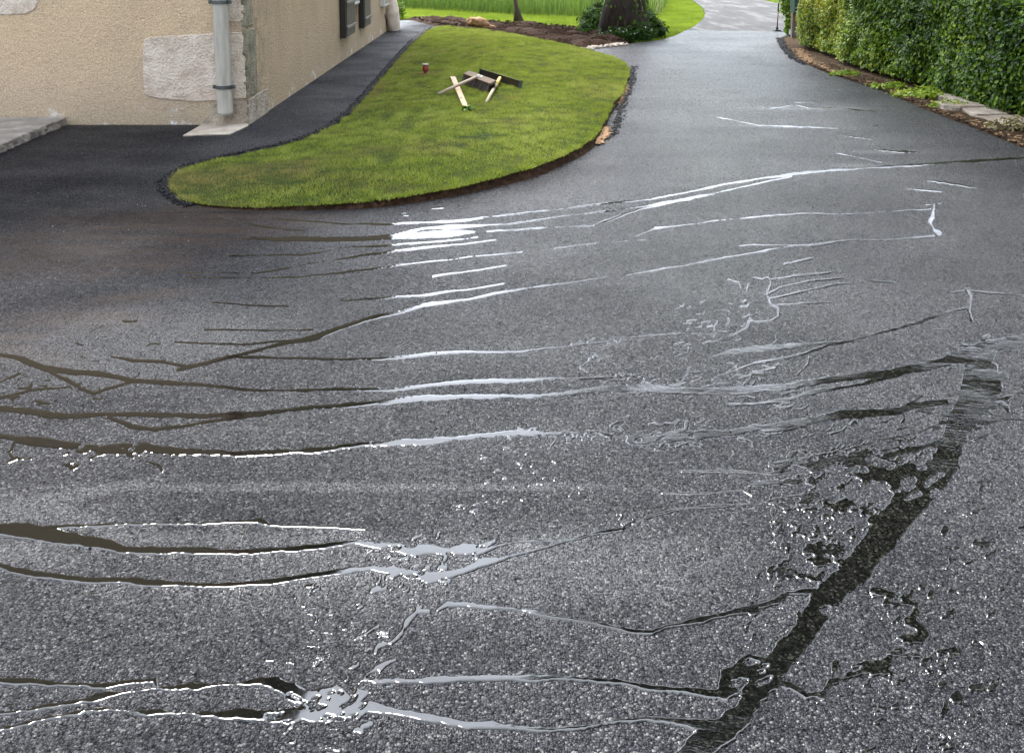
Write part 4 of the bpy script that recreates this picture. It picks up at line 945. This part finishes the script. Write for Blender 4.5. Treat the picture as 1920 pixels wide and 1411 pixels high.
# ivy on the trunk and the hanging twigs
r = np.random.default_rng(12); n = 1500; a = r.uniform(-math.pi, .9, n); z = r.uniform(.05, 3.0, n); k_ = (a > -1.75) | (r.random(n) < .25); a, z = a[k_], z[k_]; n = len(a)
rad = .27 * (1 + .45 * np.exp(-z / .24)) + r.uniform(.0, .10, n)
P = np.stack([bx_t + rad * np.cos(a), by_t + rad * np.sin(a), z], 1); Nn = np.stack([np.cos(a), np.sin(a), np.full(n, .3)], 1)
part('ivy', leaf_mesh('ivy', P, Nn, r.uniform(.04, .09, n), r.random(n), .8, 13), M['ivy'], big)
bm = bmesh.new()
for k in range(9):
    a = -1.9 + k * .3; rr_ = .30; pts = [(bx_t + math.cos(a) * (rr_ + .03 + .12 * math.exp(-z / .2)) + .02 * math.sin(z * 5 + k), by_t + math.sin(a) * (rr_ + .03 + .12 * math.exp(-z / .2)), z) for z in np.linspace(.02, 2.4, 9)]
    bm_tube(bm, pts, .012, 6)
part('ivy_stems', bm_mesh('ivy_stems', bm), M['bark2'], big, True)
# undergrowth, one shrub to the left, one to the right of the trunk foot
def shrub(name, cs, n, size, label, lo=.1, hi=.9, seed=1, mat=None, flowers=0):
    c0 = cs[0][0]; root = empty(name, (c0[0], c0[1], 0), label, 'shrub', 'shrubs at the foot of the old tree')
    leaf_cloud('leaves', cs, n, size, mat or M['ivy'], root, seed, .55, lo, hi, .4)
    r = random.Random(seed)
    for c, rad in cs:
        bm = bmesh.new()
        for k in range(4): e = (c[0] + r.uniform(-1, 1) * rad[0] * .8, c[1] + r.uniform(-1, 1) * rad[1] * .8, c[2] + rad[2] * r.uniform(.3, .9)); bm_tube(bm, [(c[0], c[1], -.03), (c[0] * .5 + e[0] * .5, c[1] * .5 + e[1] * .5, e[2] * .6), e], [.01, .007, .003], 5)
        part('stems', bm_mesh('stems', bm), M['bark2'], root)
    if flowers:
        for k in range(flowers):
            c, rad = cs[r.randrange(len(cs))]; d = Vector((r.uniform(-1, 1), r.uniform(-1, -.2), r.uniform(.1, 1))).normalized(); P = np.array([(c[0] + d.x * rad[0], c[1] + d.y * rad[1], c[2] + d.z * rad[2])]); part('flower', leaf_mesh('flower', P, np.tile([0, -1, .6], (len(P), 1)).astype(float), np.full(len(P), .022), np.full(len(P), .5), 1.0, 3), M['white'], root)
def cl(px, py, z, rx, ry, rz):
    p = unp(px, py); return ((p[0], p[1], z), (rx, ry, rz))
shrub('shrub', [cl(1108, 62, .16, .19, .2, .24), cl(1098, 66, .08, .12, .15, .15), cl(1120, 58, .28, .12, .15, .25)], 2600, (.04, .08), 'bushy green shrub on the left of the big trunk', .2, 1, 21)
shrub('shrub', [cl(1160, 74, .07, .18, .12, .14), cl(1182, 76, .08, .17, .12, .15), cl(1205, 76, .10, .17, .14, .16), cl(1142, 72, .05, .12, .12, .10)], 4200, (.025, .06), 'low weeds with tiny white flowers in front of the trunk foot', .15, .9, 22, flowers=16)
shrub('shrub', [cl(1218, 68, .14, .17, .15, .18), cl(1232, 70, .10, .13, .12, .16), cl(1212, 60, .22, .10, .15, .15)], 1500, (.06, .11), 'loose shrub with large dark leaves below the orange-topped marker', .1, .7, 23)
st = lump('pale_stone', (unp(1213, 68)[0], unp(1213, 68)[1] - .05, .06), (.02, .03, .05), M['quoin'], 4, .1); tag(st, 'small upright pale stone among the weeds below the marker', 'stone')
sx, sy, _ = unp(973, 41)
tree('young_tree', sx, sy, 'slender young tree trunk at the far edge of the dug soil bed', 'tree', .042, 3.6, (sx + .9, sy, 4.0), (1.6, 1.3, 1.2), 9000, (.06, .11), 31, M['bark2'], 12, lean=-.45)
# hanging foliage at the mailbox
g = unp(1480, 66); root = empty('ivy_plant', (g[0], g[1] + .1, 0), 'ivy climbing up the left side of the mailbox post', 'ivy')
gz = onY(1478, 5, g[1])[2]
leaf_cloud('leaves', [((g[0] - .03, g[1] + .1, gz), (.13, .12, .22)), ((g[0] + .0, g[1] + .08, gz - .22), (.06, .08, .16)), ((g[0] - .01, g[1] + .1, gz - .40), (.035, .05, .2))], 900, (.035, .06), M['hedge_leaf'], root, 41, .8, .3, .9)
bm = bmesh.new(); bm_tube(bm, [(g[0] + .05, g[1] + .06, -.02), (g[0] + .02, g[1] + .08, gz * .5), (g[0], g[1] + .1, gz)], .006, 5); part('stem', bm_mesh('stem', bm), M['bark2'], root)
# small plants: by the boulder, by the board end, at the steps
def plant(name, px, py, rad, n, size, label, seed, lo=.2, hi=.9, on_lawn=False, mat=None, h=None, cat='plant'):
    p = lawn_pt(px, py) if on_lawn else Vector(unp(px, py)); root = empty(name, tuple(p), label, cat)
    h = h or rad * .7
    leaf_cloud('leaves', [((p.x, p.y, p.z + h * .5), (rad, rad, h)), ((p.x + rad * .8, p.y, p.z + h * .4), (rad * .6, rad * .6, h * .7)), ((p.x - rad * .9, p.y + rad * .3, p.z + h * .3), (rad * .5, rad * .5, h * .6))], n, size, mat or M['hedge_leaf'], root, seed, .6, lo, hi, .5)
    bm = bmesh.new(); bm_tube(bm, [(p.x, p.y, p.z - .01), (p.x, p.y, p.z + h * .8)], .004, 5); part('stem', bm_mesh('stem', bm), M['bark2'], root)
plant('weed', 876, 208, .045, 70, (.03, .05), 'leafy weed with broad leaves at the end of the board', 51, .2, .8, True)
plant('plant', 748, 33, .10, 260, (.04, .08), 'leafy plant growing behind the leaning corner stone', 52, .3, .9, h=.3)
plant('grass_tuft', 1735, 182, .22, 900, (.03, .06), 'bright green weeds between the hedge and the far stone slabs', 53, .6, 1, h=.06)
plant('grass_tuft', 1785, 203, .14, 500, (.02, .05), 'pale green weeds in front of the brown stone slab', 54, .4, .95, h=.05)
plant('grass_tuft', 1585, 142, .12, 260, (.02, .045), 'small green weed under the hedge, farthest from the slabs', 56, .5, .95, h=.05)
plant('grass_tuft', 1668, 166, .14, 380, (.02, .05), 'thin green weed under the hedge midway along the bare verge', 57, .5, .95, h=.05)
plant('dry_weed', 1900, 245, .14, 420, (.02, .05), 'brownish dry weed at the right edge beside the widest slab', 55, .75, .95, mat=mat_leaf('dry_leaf', [(0, (.10, .07, .03)), (1, (.22, .18, .08))], .6, .2), h=.09)
# unseen tall trees added beyond the hedge: dark reflections and less sky on the asphalt
trees = [(8.6, 16.5, 10.5, (2.5, 2.5, 3.0)), (7.4, 8.8, 11, (4.2, 3.8, 3.6)), (5.2, 1.2, 11.5, (5.4, 4.8, 3.4))]

for i, (x, y, h, cr_) in enumerate(trees):
    tree('tree', x, y, ['unseen leafy tree added behind the far half of the hedge', 'unseen broad leafy tree added behind the hedge near the stone slabs', 'unseen leafy tree added beside the nearest end of the hedge'][i], 'tree', .2, h * .7, (x, y, h * .62), cr_, 13000 if cr_[0] < 4 else 26000, (.12, .22), 60 + i, M['bark'], 24, group='unseen trees added beyond the hedge')
# ------------------------------------------------------------------ runoff water lying on the asphalt
# every rill is a polyline with a width; the coordinates are the traced ones, taken down to the road plane
RILLS = [
 ([(-60,655,5),(0,664,6),(30,669,7),(48,676,12),(85,691,12),(136,699,11),(190,702,9),(252,713,8),(289,715,9),(340,719,6),(408,723,5),(476,729,4),(544,732,4),(640,731,4),(725,729,5),(810,722,6),(878,716,6),(980,712,5),(1082,708,4),(1150,706,6)],1.2,.9),
 ([(85,692,5),(120,713,8),(150,730,6),(177,737,6),(204,728,5),(245,716,4)],1.5,.9),
 ([(-40,752,3),(0,745,4),(68,732,4),(129,728,4)],1.5,.8),
 ([(0,718,3),(40,700,4)],1,.8),
 ([(-60,755,8),(0,765,10),(51,771,12),(102,779,12),(146,779,11),(204,774,8),(306,776,7),(391,777,7),(442,774,9),(483,775,11),(544,768,7),(640,760,7),(708,753,8),(776,746,9),(844,744,7),(912,742,6),(980,740,6),(1062,737,7),(1116,729,10),(1167,726,13),(1218,727,16),(1280,733,13),(1348,735,13),(1416,729,14),(1467,724,13),(1518,719,14),(1569,711,13),(1620,701,12),(1688,695,14),(1739,688,17),(1773,680,19),(1807,667,26),(1841,652,30),(1920,636,18),(1990,625,14)],2.2,.5),
 ([(207,779,6),(245,796,8),(289,803,8),(340,796,5),(391,788,6),(459,778,7)],1.2,.7),
 ([(-60,806,6),(0,818,8),(51,825,14),(119,831,14),(153,840,20),(238,840,20),(272,838,18),(299,845,16),(340,847,12),(425,848,10),(510,847,10),(640,839,9),(725,831,9),(810,824,10),(895,816,8),(946,812,8),(980,811,9),(1031,812,8),(1080,808,4),(1116,806,6),(1150,818,12),(1201,824,20),(1252,819,20),(1300,815,15),(1365,811,13),(1416,802,13),(1450,801,15),(1501,794,19),(1535,785,14),(1569,778,17),(1620,774,15),(1671,770,13),(1722,758,11),(1773,751,12)],2.4,.5),
 ([(1365,757,7),(1416,755,5),(1467,750,6),(1518,738,8),(1586,726,6),(1647,709,7),(1688,699,8)],1.5,.1),
 ([(1331,668,3),(1375,659,9),(1416,654,12),(1484,650,11),(1518,645,6),(1569,641,6),(1620,632,5),(1688,614,5),(1729,602,5),(1790,582,4),(1814,577,5)],1.5,.0),
 ([(1348,703,4),(1416,682,5),(1467,673,5),(1511,663,5),(1535,654,5),(1562,643,4)],1.5,.0),
 ([(1410,698,3),(1455,690,3),(1460,683,3)],1.2,.0),
 ([(1812,540,7),(1818,556,6),(1813,577,8),(1821,600,5)],3,.0),([(1780,547,2),(1814,542,3),(1858,549,3),(1960,557,3)],.8,.0),
 ([(1862,648,22),(1845,676,38),(1828,710,48),(1822,745,54),(1810,778,50),(1795,800,46),(1785,830,46),(1766,870,56),(1735,905,66),(1708,935,66),(1684,965,62),(1660,1000,58),(1635,1035,54),(1606,1070,54),(1575,1095,52),(1545,1125,48),(1520,1165,46),(1492,1205,46),(1462,1240,50),(1435,1275,54),(1410,1305,46),(1396,1335,44),(1365,1364,52),(1325,1385,56),(1297,1412,50),(1270,1450,48)],3.2,.1),
 ([(1860,690,24),(1862,722,30),(1848,758,18)],4,.1),
 ([(1850,722,20),(1892,696,11),(1925,680,10),(1990,665,8)],2,.1),([(1835,787,14),(1892,784,7),(1960,790,3)],2,.1),
 ([(1450,874,16),(1501,869,24),(1552,870,32),(1603,874,42),(1654,886,52),(1705,900,60)],7,.5),
 ([(1280,882,2),(1365,883,4),(1443,886,6),(1470,880,12)],1.5,.3),
 ([(1450,870,8),(1491,857,4),(1552,850,4),(1586,843,3),(1603,838,3),(1671,823,3),(1722,807,3),(1773,790,6)],1.8,.1),
 ([(1660,860,6),(1700,845,8),(1740,835,10),(1780,825,20)],4,.1),
 ([(1390,912,3),(1430,908,8),(1480,900,14),(1520,905,12)],5,.9),
 ([(1270,952,3),(1348,950,4),(1416,947,4),(1443,940,6),(1484,931,10),(1530,925,8)],2.5,.5),
 ([(900,1062,6),(951,1044,6),(1002,1031,5),(1063,1012,5),(1118,996,5),(1165,990,5),(1182,977,5),(1206,970,5),(1257,956,5),(1308,951,5),(1376,948,5),(1410,946,4)],1.5,.0),
 ([(890,1040,4),(934,1022,5),(975,1013,4),(1036,1012,4),(1063,1008,4)],1.5,.0),
 ([(1240,925,3),(1330,925,3),(1395,920,4),(1412,930,3)],1.2,.0),
 ([(-60,1045,6),(0,1061,8),(27,1069,12),(85,1078,12),(153,1086,10),(238,1086,11),(289,1092,12),(374,1097,11),(442,1096,10),(510,1092,9),(578,1081,9),(640,1070,9),(665,1066,9),(696,1064,10),(740,1069,11),(767,1076,16),(801,1083,20),(842,1078,11),(876,1068,13),(905,1053,16),(930,1048,6)],1.3,.6),
 ([(-60,988,16),(0,995,22),(51,996,30),(102,1007,28),(153,1014,20),(204,1023,20),(238,1032,15),(306,1034,13),(391,1034,12),(476,1035,11),(544,1030,11),(640,1020,10),(665,1017,9),(706,1022,11),(740,1026,17),(774,1032,20),(808,1032,18),(842,1036,14),(876,1030,20),(900,1028,12),(927,1013,7)],1.6,.8),
 ([(85,990,8),(136,986,5),(238,984,5),(340,983,4),(442,979,4),(489,976,9),(510,982,4),(578,987,4),(640,990,4),(684,993,4)],1.0,.8),
 ([(-60,1280,8),(0,1279,9),(51,1279,11),(102,1284,9),(153,1284,10),(190,1288,8),(238,1280,9),(289,1277,12),(294,1290,9)],1.5,.0),
 ([(-60,1343,8),(0,1338,9),(51,1333,9),(119,1321,11),(170,1313,11),(238,1299,9),(289,1292,9),(374,1287,8),(442,1284,9),(510,1282,15),(544,1294,13),(578,1306,20),(612,1311,18),(640,1314,26)],3.2,.0),
 ([(-60,1388,8),(0,1369,10),(68,1353,10),(153,1335,10),(204,1331,9),(289,1335,9),(374,1336,10),(442,1338,13),(510,1347,20),(561,1336,18),(595,1338,14),(640,1328,22)],3.2,.0),
 ([(520,1285,10),(545,1310,10),(575,1325,10)],3,.0),
 ([(600,1300,6),(625,1290,6),(640,1296,10),(660,1320,14)],3,.0),([(560,1340,8),(600,1352,8),(635,1345,10),(655,1330,10)],3,.0),
 ([(640,1328,24),(689,1325,18),(740,1332,14),(791,1342,15),(842,1352,15),(876,1362,11),(927,1360,13),(978,1365,10),(1040,1369,10),(1100,1361,9),(1150,1350,9),(1210,1346,8),(1260,1350,10),(1300,1357,24),(1360,1366,36)],1.8,.0),
 ([(668,1312,16),(680,1292,26),(694,1272,26),(706,1254,16),(722,1242,8),(740,1234,4)],1.5,.0),
 ([(700,1278,12),(740,1273,7),(774,1275,8),(808,1273,10),(849,1270,11),(910,1270,10),(978,1272,10),(1040,1271,9),(1104,1275,8),(1160,1279,8),(1220,1290,10),(1280,1293,11),(1330,1300,16),(1370,1300,26)],1.5,.0),
 ([(1348,1301,20),(1362,1268,26),(1385,1258,24),(1430,1262,34)],4,.0),([(1366,1258,6),(1405,1228,10),(1440,1240,10)],3,.0),
 ([(805,1143,4),(781,1144,7),(764,1162,13),(754,1182,10),(737,1199,9),(722,1206,5),(706,1213,5),(703,1224,9)],1.5,.0),
 ([(822,1141,4),(839,1131,7),(876,1133,7),(910,1138,6),(978,1147,6),(1040,1156,6),(1070,1160,6),(1138,1172,6),(1189,1186,8),(1223,1186,8),(1257,1172,10),(1308,1161,10),(1376,1147,11),(1427,1137,11),(1458,1128,18),(1478,1113,9),(1529,1110,10)],1.6,.0),
 ([(1632,1106,8),(1671,1116,9),(1654,1134,9),(1688,1131,9),(1719,1131,7)],4,.0),([(1715,1148,16),(1702,1163,16),(1729,1176,12),(1730,1190,12),(1702,1196,16),(1681,1192,10)],4,.0),
 ([(1686,1214,10),(1664,1221,9),(1688,1227,7),(1722,1228,6)],3,.0),([(1659,1240,24),(1620,1257,12),(1586,1270,9),(1559,1276,24),(1540,1300,24),(1511,1305,18),(1484,1287,14),(1465,1278,10)],4,.0),
 ([(1600,1248,4),(1630,1240,6)],2,.0),([(1665,1258,8),(1690,1268,4)],2,.0),
 ([(455,447,4),(500,448,8),(600,449,10),(690,448,9),(730,444,12),(800,440,13),(860,437,10),(890,435,3)],1.2,.5),
 ([(480,405,2),(560,413,3),(640,420,2.5),(720,420,4),(800,417,5),(880,413,5),(905,410,3)],.8,.1),
 ([(410,405,2),(450,417,3),(500,425,3),(570,432,2.5)],.8,.3),([(700,446,6),(756,436,4),(793,430,6),(844,426,7),(885,424,5),(946,421,3),(997,414,3),(1065,404,3),(1150,396,3),(1218,385,4),(1280,374,4),(1340,362,3),(1400,349,3),(1440,340,4),(1484,331,4)],.8,.0),
 ([(900,409,3),(980,399,3),(1048,393,3),(1116,384,3),(1218,374,3.5),(1280,363,3.5),(1348,348,3),(1433,333,4),(1501,325,5),(1569,319,4.5),(1671,313,4.5),(1790,304,4.5),(1920,296,4.5),(2000,290,4)],.7,.0),
 ([(912,434,2.5),(980,430,2.5),(1048,426,2.5),(1116,421,3.5),(1150,410,5),(1201,393,4.5),(1280,376,3.5),(1340,364,3)],.8,.0),
 ([(725,402,2),(760,400,3)],.6,.0),([(810,391,2.5),(832,389,3)],.6,.0),([(748,405,2),(765,405,2)],.6,.0),
 ([(600,466,2),(725,461,3),(810,453,3),(895,444,2.5)],.6,.0),([(430,480,2),(560,478,2),(640,468,2)],.6,.2),
 ([(330,510,2.5),(480,512,2.5),(640,485,2.5),(691,477,2.5),(742,471,3.5),(844,459,3.5),(929,450,2)],.7,.1),
 ([(350,518,2.5),(480,522,2.5),(560,519,2.5),(640,511,2.5),(725,501,3.5),(810,490,3.5),(878,481,3),(980,472,2)],.7,.1),
 ([(810,519,2.5),(878,508,2.5),(950,498,2)],.6,.0),
 ([(640,563,2.5),(725,557,3.5),(810,551,3.5),(878,544,3.5),(946,533,2)],.7,.0),
 ([(400,565,2.5),(470,572,2.5),(540,573,2)],.8,.2),
 ([(333,694,5),(350,689,8),(391,681,6),(442,667,6),(503,650,5),(544,639,7),(595,629,10),(640,615,7),(715,592,7),(756,583,6),(793,571,8),(827,567,6),(878,561,5),(929,549,3.5),(997,539,2.5),(1099,525,3.5),(1184,513,2.5),(1280,499,2.5),(1365,482,3),(1433,470,3.5),(1484,462,4.5),(1518,461,7),(1569,454,3.5),(1603,450,2.5),(1671,449,3.5),(1750,442,4)],1.1,.15),
 ([(205,668,3),(248,677,5),(306,679,5),(344,687,5)],1.2,.7),
 ([(422,671,5),(493,669,4),(561,670,3),(640,671,3.5),(742,669,4.5),(827,663,5.5),(895,660,4),(946,659,2.5),(1048,652,2),(1133,642,3),(1184,632,2.5),(1280,624,2.5),(1340,628,2)],.9,.0),
 ([(330,643,2.5),(459,646,3.5),(510,640,3.5),(560,634,3)],.8,.0),([(384,618,2.5),(510,619,2.5),(588,616,2.5)],.8,.0),
 ([(1155,455,2),(1210,436,3),(1228,428,5),(1280,422,3),(1348,413,2.5),(1433,405,3),(1501,401,3.5),(1586,401,2.5),(1688,395,2.5),(1746,391,3)],.7,.0),
 ([(1040,466,2),(1150,452,2.5),(1208,450,3)],.7,.0),
 ([(1753,382,6),(1751,396,7),(1749,406,8),(1745,416,7),(1752,430,6),(1760,436,13)],2,.0),([(1735,384,2),(1765,381,3)],1,.0),
 ([(1385,462,2),(1409,459,3),(1467,460,3.5),(1518,461,5)],.7,.0),
 ([(1443,524,3.5),(1501,517,5),(1552,511,4),(1566,508,3)],1,.0),([(1436,552,4),(1467,539,3.5),(1518,527,3),(1569,521,3),(1607,520,2.5)],1,.0),([(1620,524,3),(1675,529,4)],.8,.0),
 ([(1443,559,4),(1484,552,5),(1525,542,4),(1569,532,4),(1607,530,3)],1,.0),([(1450,571,4),(1501,569,4),(1559,568,3)],1,.0),
 ([(1410,520,3),(1430,525,4),(1440,520,4),(1446,532,4),(1438,549,5),(1443,559,6),(1447,569,6),(1462,578,6),(1460,592,6),(1443,600,4),(1416,602,5),(1407,597,8),(1399,612,7),(1375,627,5)],2.5,.0),
 ([(1367,524,6),(1385,530,6),(1390,540,4)],3,.0),([(1403,532,3),(1401,545,3)],2,.0),
 ([(1445,203,2.5),(1490,197,3.5),(1520,203,3),(1560,202,3),(1640,208,2.5)],1.2,.0),([(1490,192,2),(1535,192,2)],1,.0),([(1345,219,2),(1420,234,2.5),(1490,238,3.5),(1577,240,3)],.8,.0),([(1600,244,2),(1645,235,2)],.8,.0),([(1530,251,2),(1560,253,2.5),(1640,261,3)],.8,.0),
 ([(1553,284,3),(1595,291,3),(1660,305,2.5),(1690,308,2)],.8,.0),([(1700,355,3),(1765,359,4)],1,.0),([(1640,280,4),(1680,284,6),(1730,286,5)],4,.0),([(1740,340,3),(1790,345,4),(1850,356,3)],3,.0),
 ([(1471,494,3),(1523,486,3)],.8,.0),([(1750,618,3),(1780,618,3)],1,.0),
]
def squig(x0, x1, y0, y1, n, ln, w, seed, amp=1.2, slope=-.5):
    r = random.Random(seed)
    for _ in range(n):
        x = r.uniform(x0, x1); y = r.uniform(y0, y1); a = r.uniform(-.9, .5) + slope * .5; L = r.uniform(*ln); k = 4; pts = []
        for i in range(k):
            pts.append((x, y, r.uniform(*w))); x += math.cos(a) * L / k; y += math.sin(a) * L / k * .7; a += r.uniform(-.9, .9)
        RILLS.append((pts, amp, .0))
squig(565, 740, 1105, 1260, 15, (15, 46), (4, 9), 1, 2)
squig(560, 790, 1080, 1300, 26, (8, 22), (2.5, 5), 2, 1.5)
squig(480, 700, 1330, 1411, 14, (14, 40), (3, 8), 3, 2)
squig(700, 840, 1060, 1110, 16, (8, 24), (3, 6), 4, 1.5)
squig(690, 900, 1005, 1050, 14, (8, 26), (3, 6), 5, 1.5)
squig(1440, 1640, 930, 1090, 110, (10, 34), (3, 9), 6, 3)
squig(1470, 1700, 850, 960, 60, (14, 44), (4, 12), 7, 4)
squig(1740, 1960, 800, 1411, 110, (10, 40), (2.5, 7), 8, 3)
squig(1500, 1800, 1250, 1411, 45, (10, 36), (3, 9), 9, 3)
squig(1640, 1760, 1090, 1260, 26, (8, 22), (3, 8), 10, 3)
squig(1390, 1500, 1080, 1240, 22, (8, 24), (2.5, 6), 11, 2)
squig(900, 1090, 830, 950, 30, (5, 16), (2, 4), 12, 1)
squig(845, 890, 935, 965, 8, (8, 18), (2, 4), 13, 1)
squig(1130, 1330, 690, 740, 24, (10, 40), (2, 6), 14, 2, -.2)
squig(1140, 1330, 790, 850, 24, (10, 40), (2, 6), 15, 2, -.2)
squig(950, 1120, 800, 830, 14, (10, 36), (2, 5), 16, 2, -.2)
squig(1260, 1400, 560, 720, 40, (8, 28), (2, 5), 17, 2, -.3)
squig(120, 360, 590, 700, 10, (10, 40), (1.5, 3), 18, 1.5, -.1)
squig(1770, 1850, 640, 800, 26, (24, 70), (3, 8), 30, 3, .2)
squig(1700, 1790, 740, 880, 16, (24, 60), (3, 7), 31, 3, -.1)
squig(1860, 1960, 640, 760, 12, (24, 60), (3, 7), 32, 3, -.1)
squig(1375, 1520, 700, 830, 22, (24, 80), (2, 5), 33, 2, .1)
squig(0, 260, 700, 760, 18, (10, 30), (2, 4), 19, 1.5, -.1)
squig(0, 300, 845, 875, 12, (20, 60), (2, 5), 20, 1.5, .1)
squig(1060, 1500, 640, 700, 20, (10, 50), (2, 4), 21, 1.5, -.3)
squig(1480, 1700, 780, 860, 30, (10, 50), (2, 5), 22, 1.5, -.2)
squig(430, 620, 1090, 1260, 10, (8, 20), (2, 4), 23, 1.2)
squig(1120, 1220, 960, 985, 12, (8, 26), (2, 4), 24, 1.5, -.2)

ISL = []
def isles(x0, x1, y0, y1, n, rr, seed):
    r = random.Random(seed)
    for _ in range(n): ISL.append((r.uniform(x0, x1), r.uniform(y0, y1), r.uniform(*rr), r.uniform(-.9, .2), r.uniform(1.4, 3.2)))
isles(500, 690, 1285, 1352, 24, (2.5, 6), 1); isles(675, 720, 1255, 1320, 6, (3, 6), 2); isles(690, 905, 1012, 1042, 10, (2, 4), 3); isles(740, 840, 1062, 1092, 9, (2, 4), 4)
isles(1460, 1760, 855, 930, 34, (3, 7), 5); isles(1340, 1480, 1230, 1330, 7, (3, 7), 6); isles(1540, 1730, 1130, 1310, 12, (3, 6), 7); isles(120, 340, 820, 850, 14, (2, 4), 8); isles(1150, 1310, 805, 835, 14, (2, 5), 9)
def build_water():
    X0, X1, Y0, Y1, ST = -90, 2010, 180, 1440, 1.35
    nx = int((X1 - X0) / ST); ny = int((Y1 - Y0) / ST); xs = X0 + np.arange(nx) * ST; ys = Y0 + np.arange(ny) * ST
    SD = np.full((ny, nx), 40.0); SI = np.zeros((ny, nx)); AM = np.full((ny, nx), 1.0)
    gx, gy = np.meshgrid(xs, ys)
    # low frequency wander so that the rills never run as ruled lines
    c, s = math.cos(PITCH), math.sin(PITCH)
    def ground(gx, gy):
        u = (gx - CX) / FPX; v = -(gy - CY) / FPX; dz = v * c - s; t = -CAM_H / dz; return u * t, (v * s + c) * t
    WXg, WYg = ground(gx, gy)
    wan = fbm(WXg, WYg, 5.0, 3); wany = fbm(WXg + 31, WYg + 7, 5.0, 3)
    mpp = np.abs(np.gradient(WYg, axis=0)) / ST
    QX = gx + wan * 6 * np.clip(.004 / mpp, .2, 1); QY = gy + wany * 5 * np.clip(.004 / mpp, .12, 1)
    for pts, amp, silt in RILLS:
        for a, b in zip(pts[:-1], pts[1:]):
            m = max(a[2], b[2]) + 16
            i0 = max(0, int((min(a[0], b[0]) - m - X0) / ST)); i1 = min(nx, int((max(a[0], b[0]) + m - X0) / ST) + 1)
            j0 = max(0, int((min(a[1], b[1]) - m - Y0) / ST)); j1 = min(ny, int((max(a[1], b[1]) + m - Y0) / ST) + 1)
            if i1 <= i0 or j1 <= j0: continue
            qx = QX[j0:j1, i0:i1]; qy = QY[j0:j1, i0:i1]; dx, dy = b[0] - a[0], b[1] - a[1]; L = dx * dx + dy * dy + 1e-9
            t = np.clip(((qx - a[0]) * dx + (qy - a[1]) * dy) / L, 0, 1); d = np.hypot(qx - a[0] - t * dx, qy - a[1] - t * dy) - (a[2] * (1 - t) + b[2] * t) * .5
            cur = SD[j0:j1, i0:i1]; w = d < cur; cur[w] = d[w]; SI[j0:j1, i0:i1][w] = silt; AM[j0:j1, i0:i1][w] = amp
    for (x_, y_, r_, a_, e_) in ISL:
        i0 = max(0, int((x_ - 40 - X0) / ST)); i1 = min(nx, int((x_ + 40 - X0) / ST)); j0 = max(0, int((y_ - 30 - Y0) / ST)); j1 = min(ny, int((y_ + 30 - Y0) / ST))
        dx = gx[j0:j1, i0:i1] - x_; dy = gy[j0:j1, i0:i1] - y_; ca, sa = math.cos(a_), math.sin(a_)
        SD[j0:j1, i0:i1] = np.maximum(SD[j0:j1, i0:i1], r_ - np.hypot((dx * ca + dy * sa) / e_, -dx * sa + dy * ca))
    # ragged shore: grain-sized and finger-sized bites
    sc = np.clip(.0021 / mpp, .25, 1.4)
    SD = SD + (fbm(WXg, WYg, 60, 2) * 1.8 + fbm(WXg + 3, WYg, 18, 2) * 3.0) * AM * .55 * np.clip(sc, .3, 1.2) + fbm(WXg + 9, WYg + 2, 7.5, 2) * np.clip(AM - 2.5, 0, 3) * 2.2 * sc
    SD = SD - np.clip((2.7 - WYg) * 1.6, 0, 1) * .9
    SD = SD + np.clip((WYg - 2.9) * .7, 0, 1) * (.30 + fbm(WXg * 1.6, WYg, 6, 3) * 1.7)
    # cross-section: a steep rounded shore, then a level surface
    depth = np.clip(-SD, -3, 40) * mpp
    rimw = .0055
    Z = (.0019 * np.clip(1.0 - (WYg - 2.2) * 1.1, .28, 1)) * np.where(depth > 0, np.sqrt(np.clip(1 - (1 - np.clip(depth / rimw, 0, 1)) ** 2, 0, 1)), depth / rimw * .9)
    Z = Z + .0002
    keep = SD < 2.0
    cell = keep[:-1, :-1] & keep[1:, :-1] & keep[:-1, 1:] & keep[1:, 1:] & ((SD[:-1, :-1] < 0) | (SD[1:, :-1] < 0) | (SD[:-1, 1:] < 0) | (SD[1:, 1:] < 0))
    # nothing under the lawn
    idx = np.arange(nx * ny).reshape(ny, nx)
    F = np.stack([idx[1:, :-1][cell], idx[1:, 1:][cell], idx[:-1, 1:][cell], idx[:-1, :-1][cell]], 1)
    used = np.unique(F); remap = np.zeros(nx * ny, np.int64); remap[used] = np.arange(len(used)); F = remap[F]
    V = np.stack([WXg.ravel()[used], WYg.ravel()[used], Z.ravel()[used]], 1)
    rip = np.clip((WXg - (-.15)) / .9, 0.10, 1) * np.clip((5.5 - WYg) / 2.5, .15, 1) * np.clip((WYg - 1.9) / 1.0, .22, 1)
    # soften the silt label
    silt = .5 * SI * np.clip(1.15 - (gx - 60) / 620.0, 0, 1); silt = np.where(gx > 1200, SI * .4, silt)
    me = np_mesh('water', V, F, None, {'silt': silt.ravel()[used], 'ripple': rip.ravel()[used]}, True)
    print('water faces', len(F))
    tag(link('water', me, M['water']), kind='structure')
build_water()
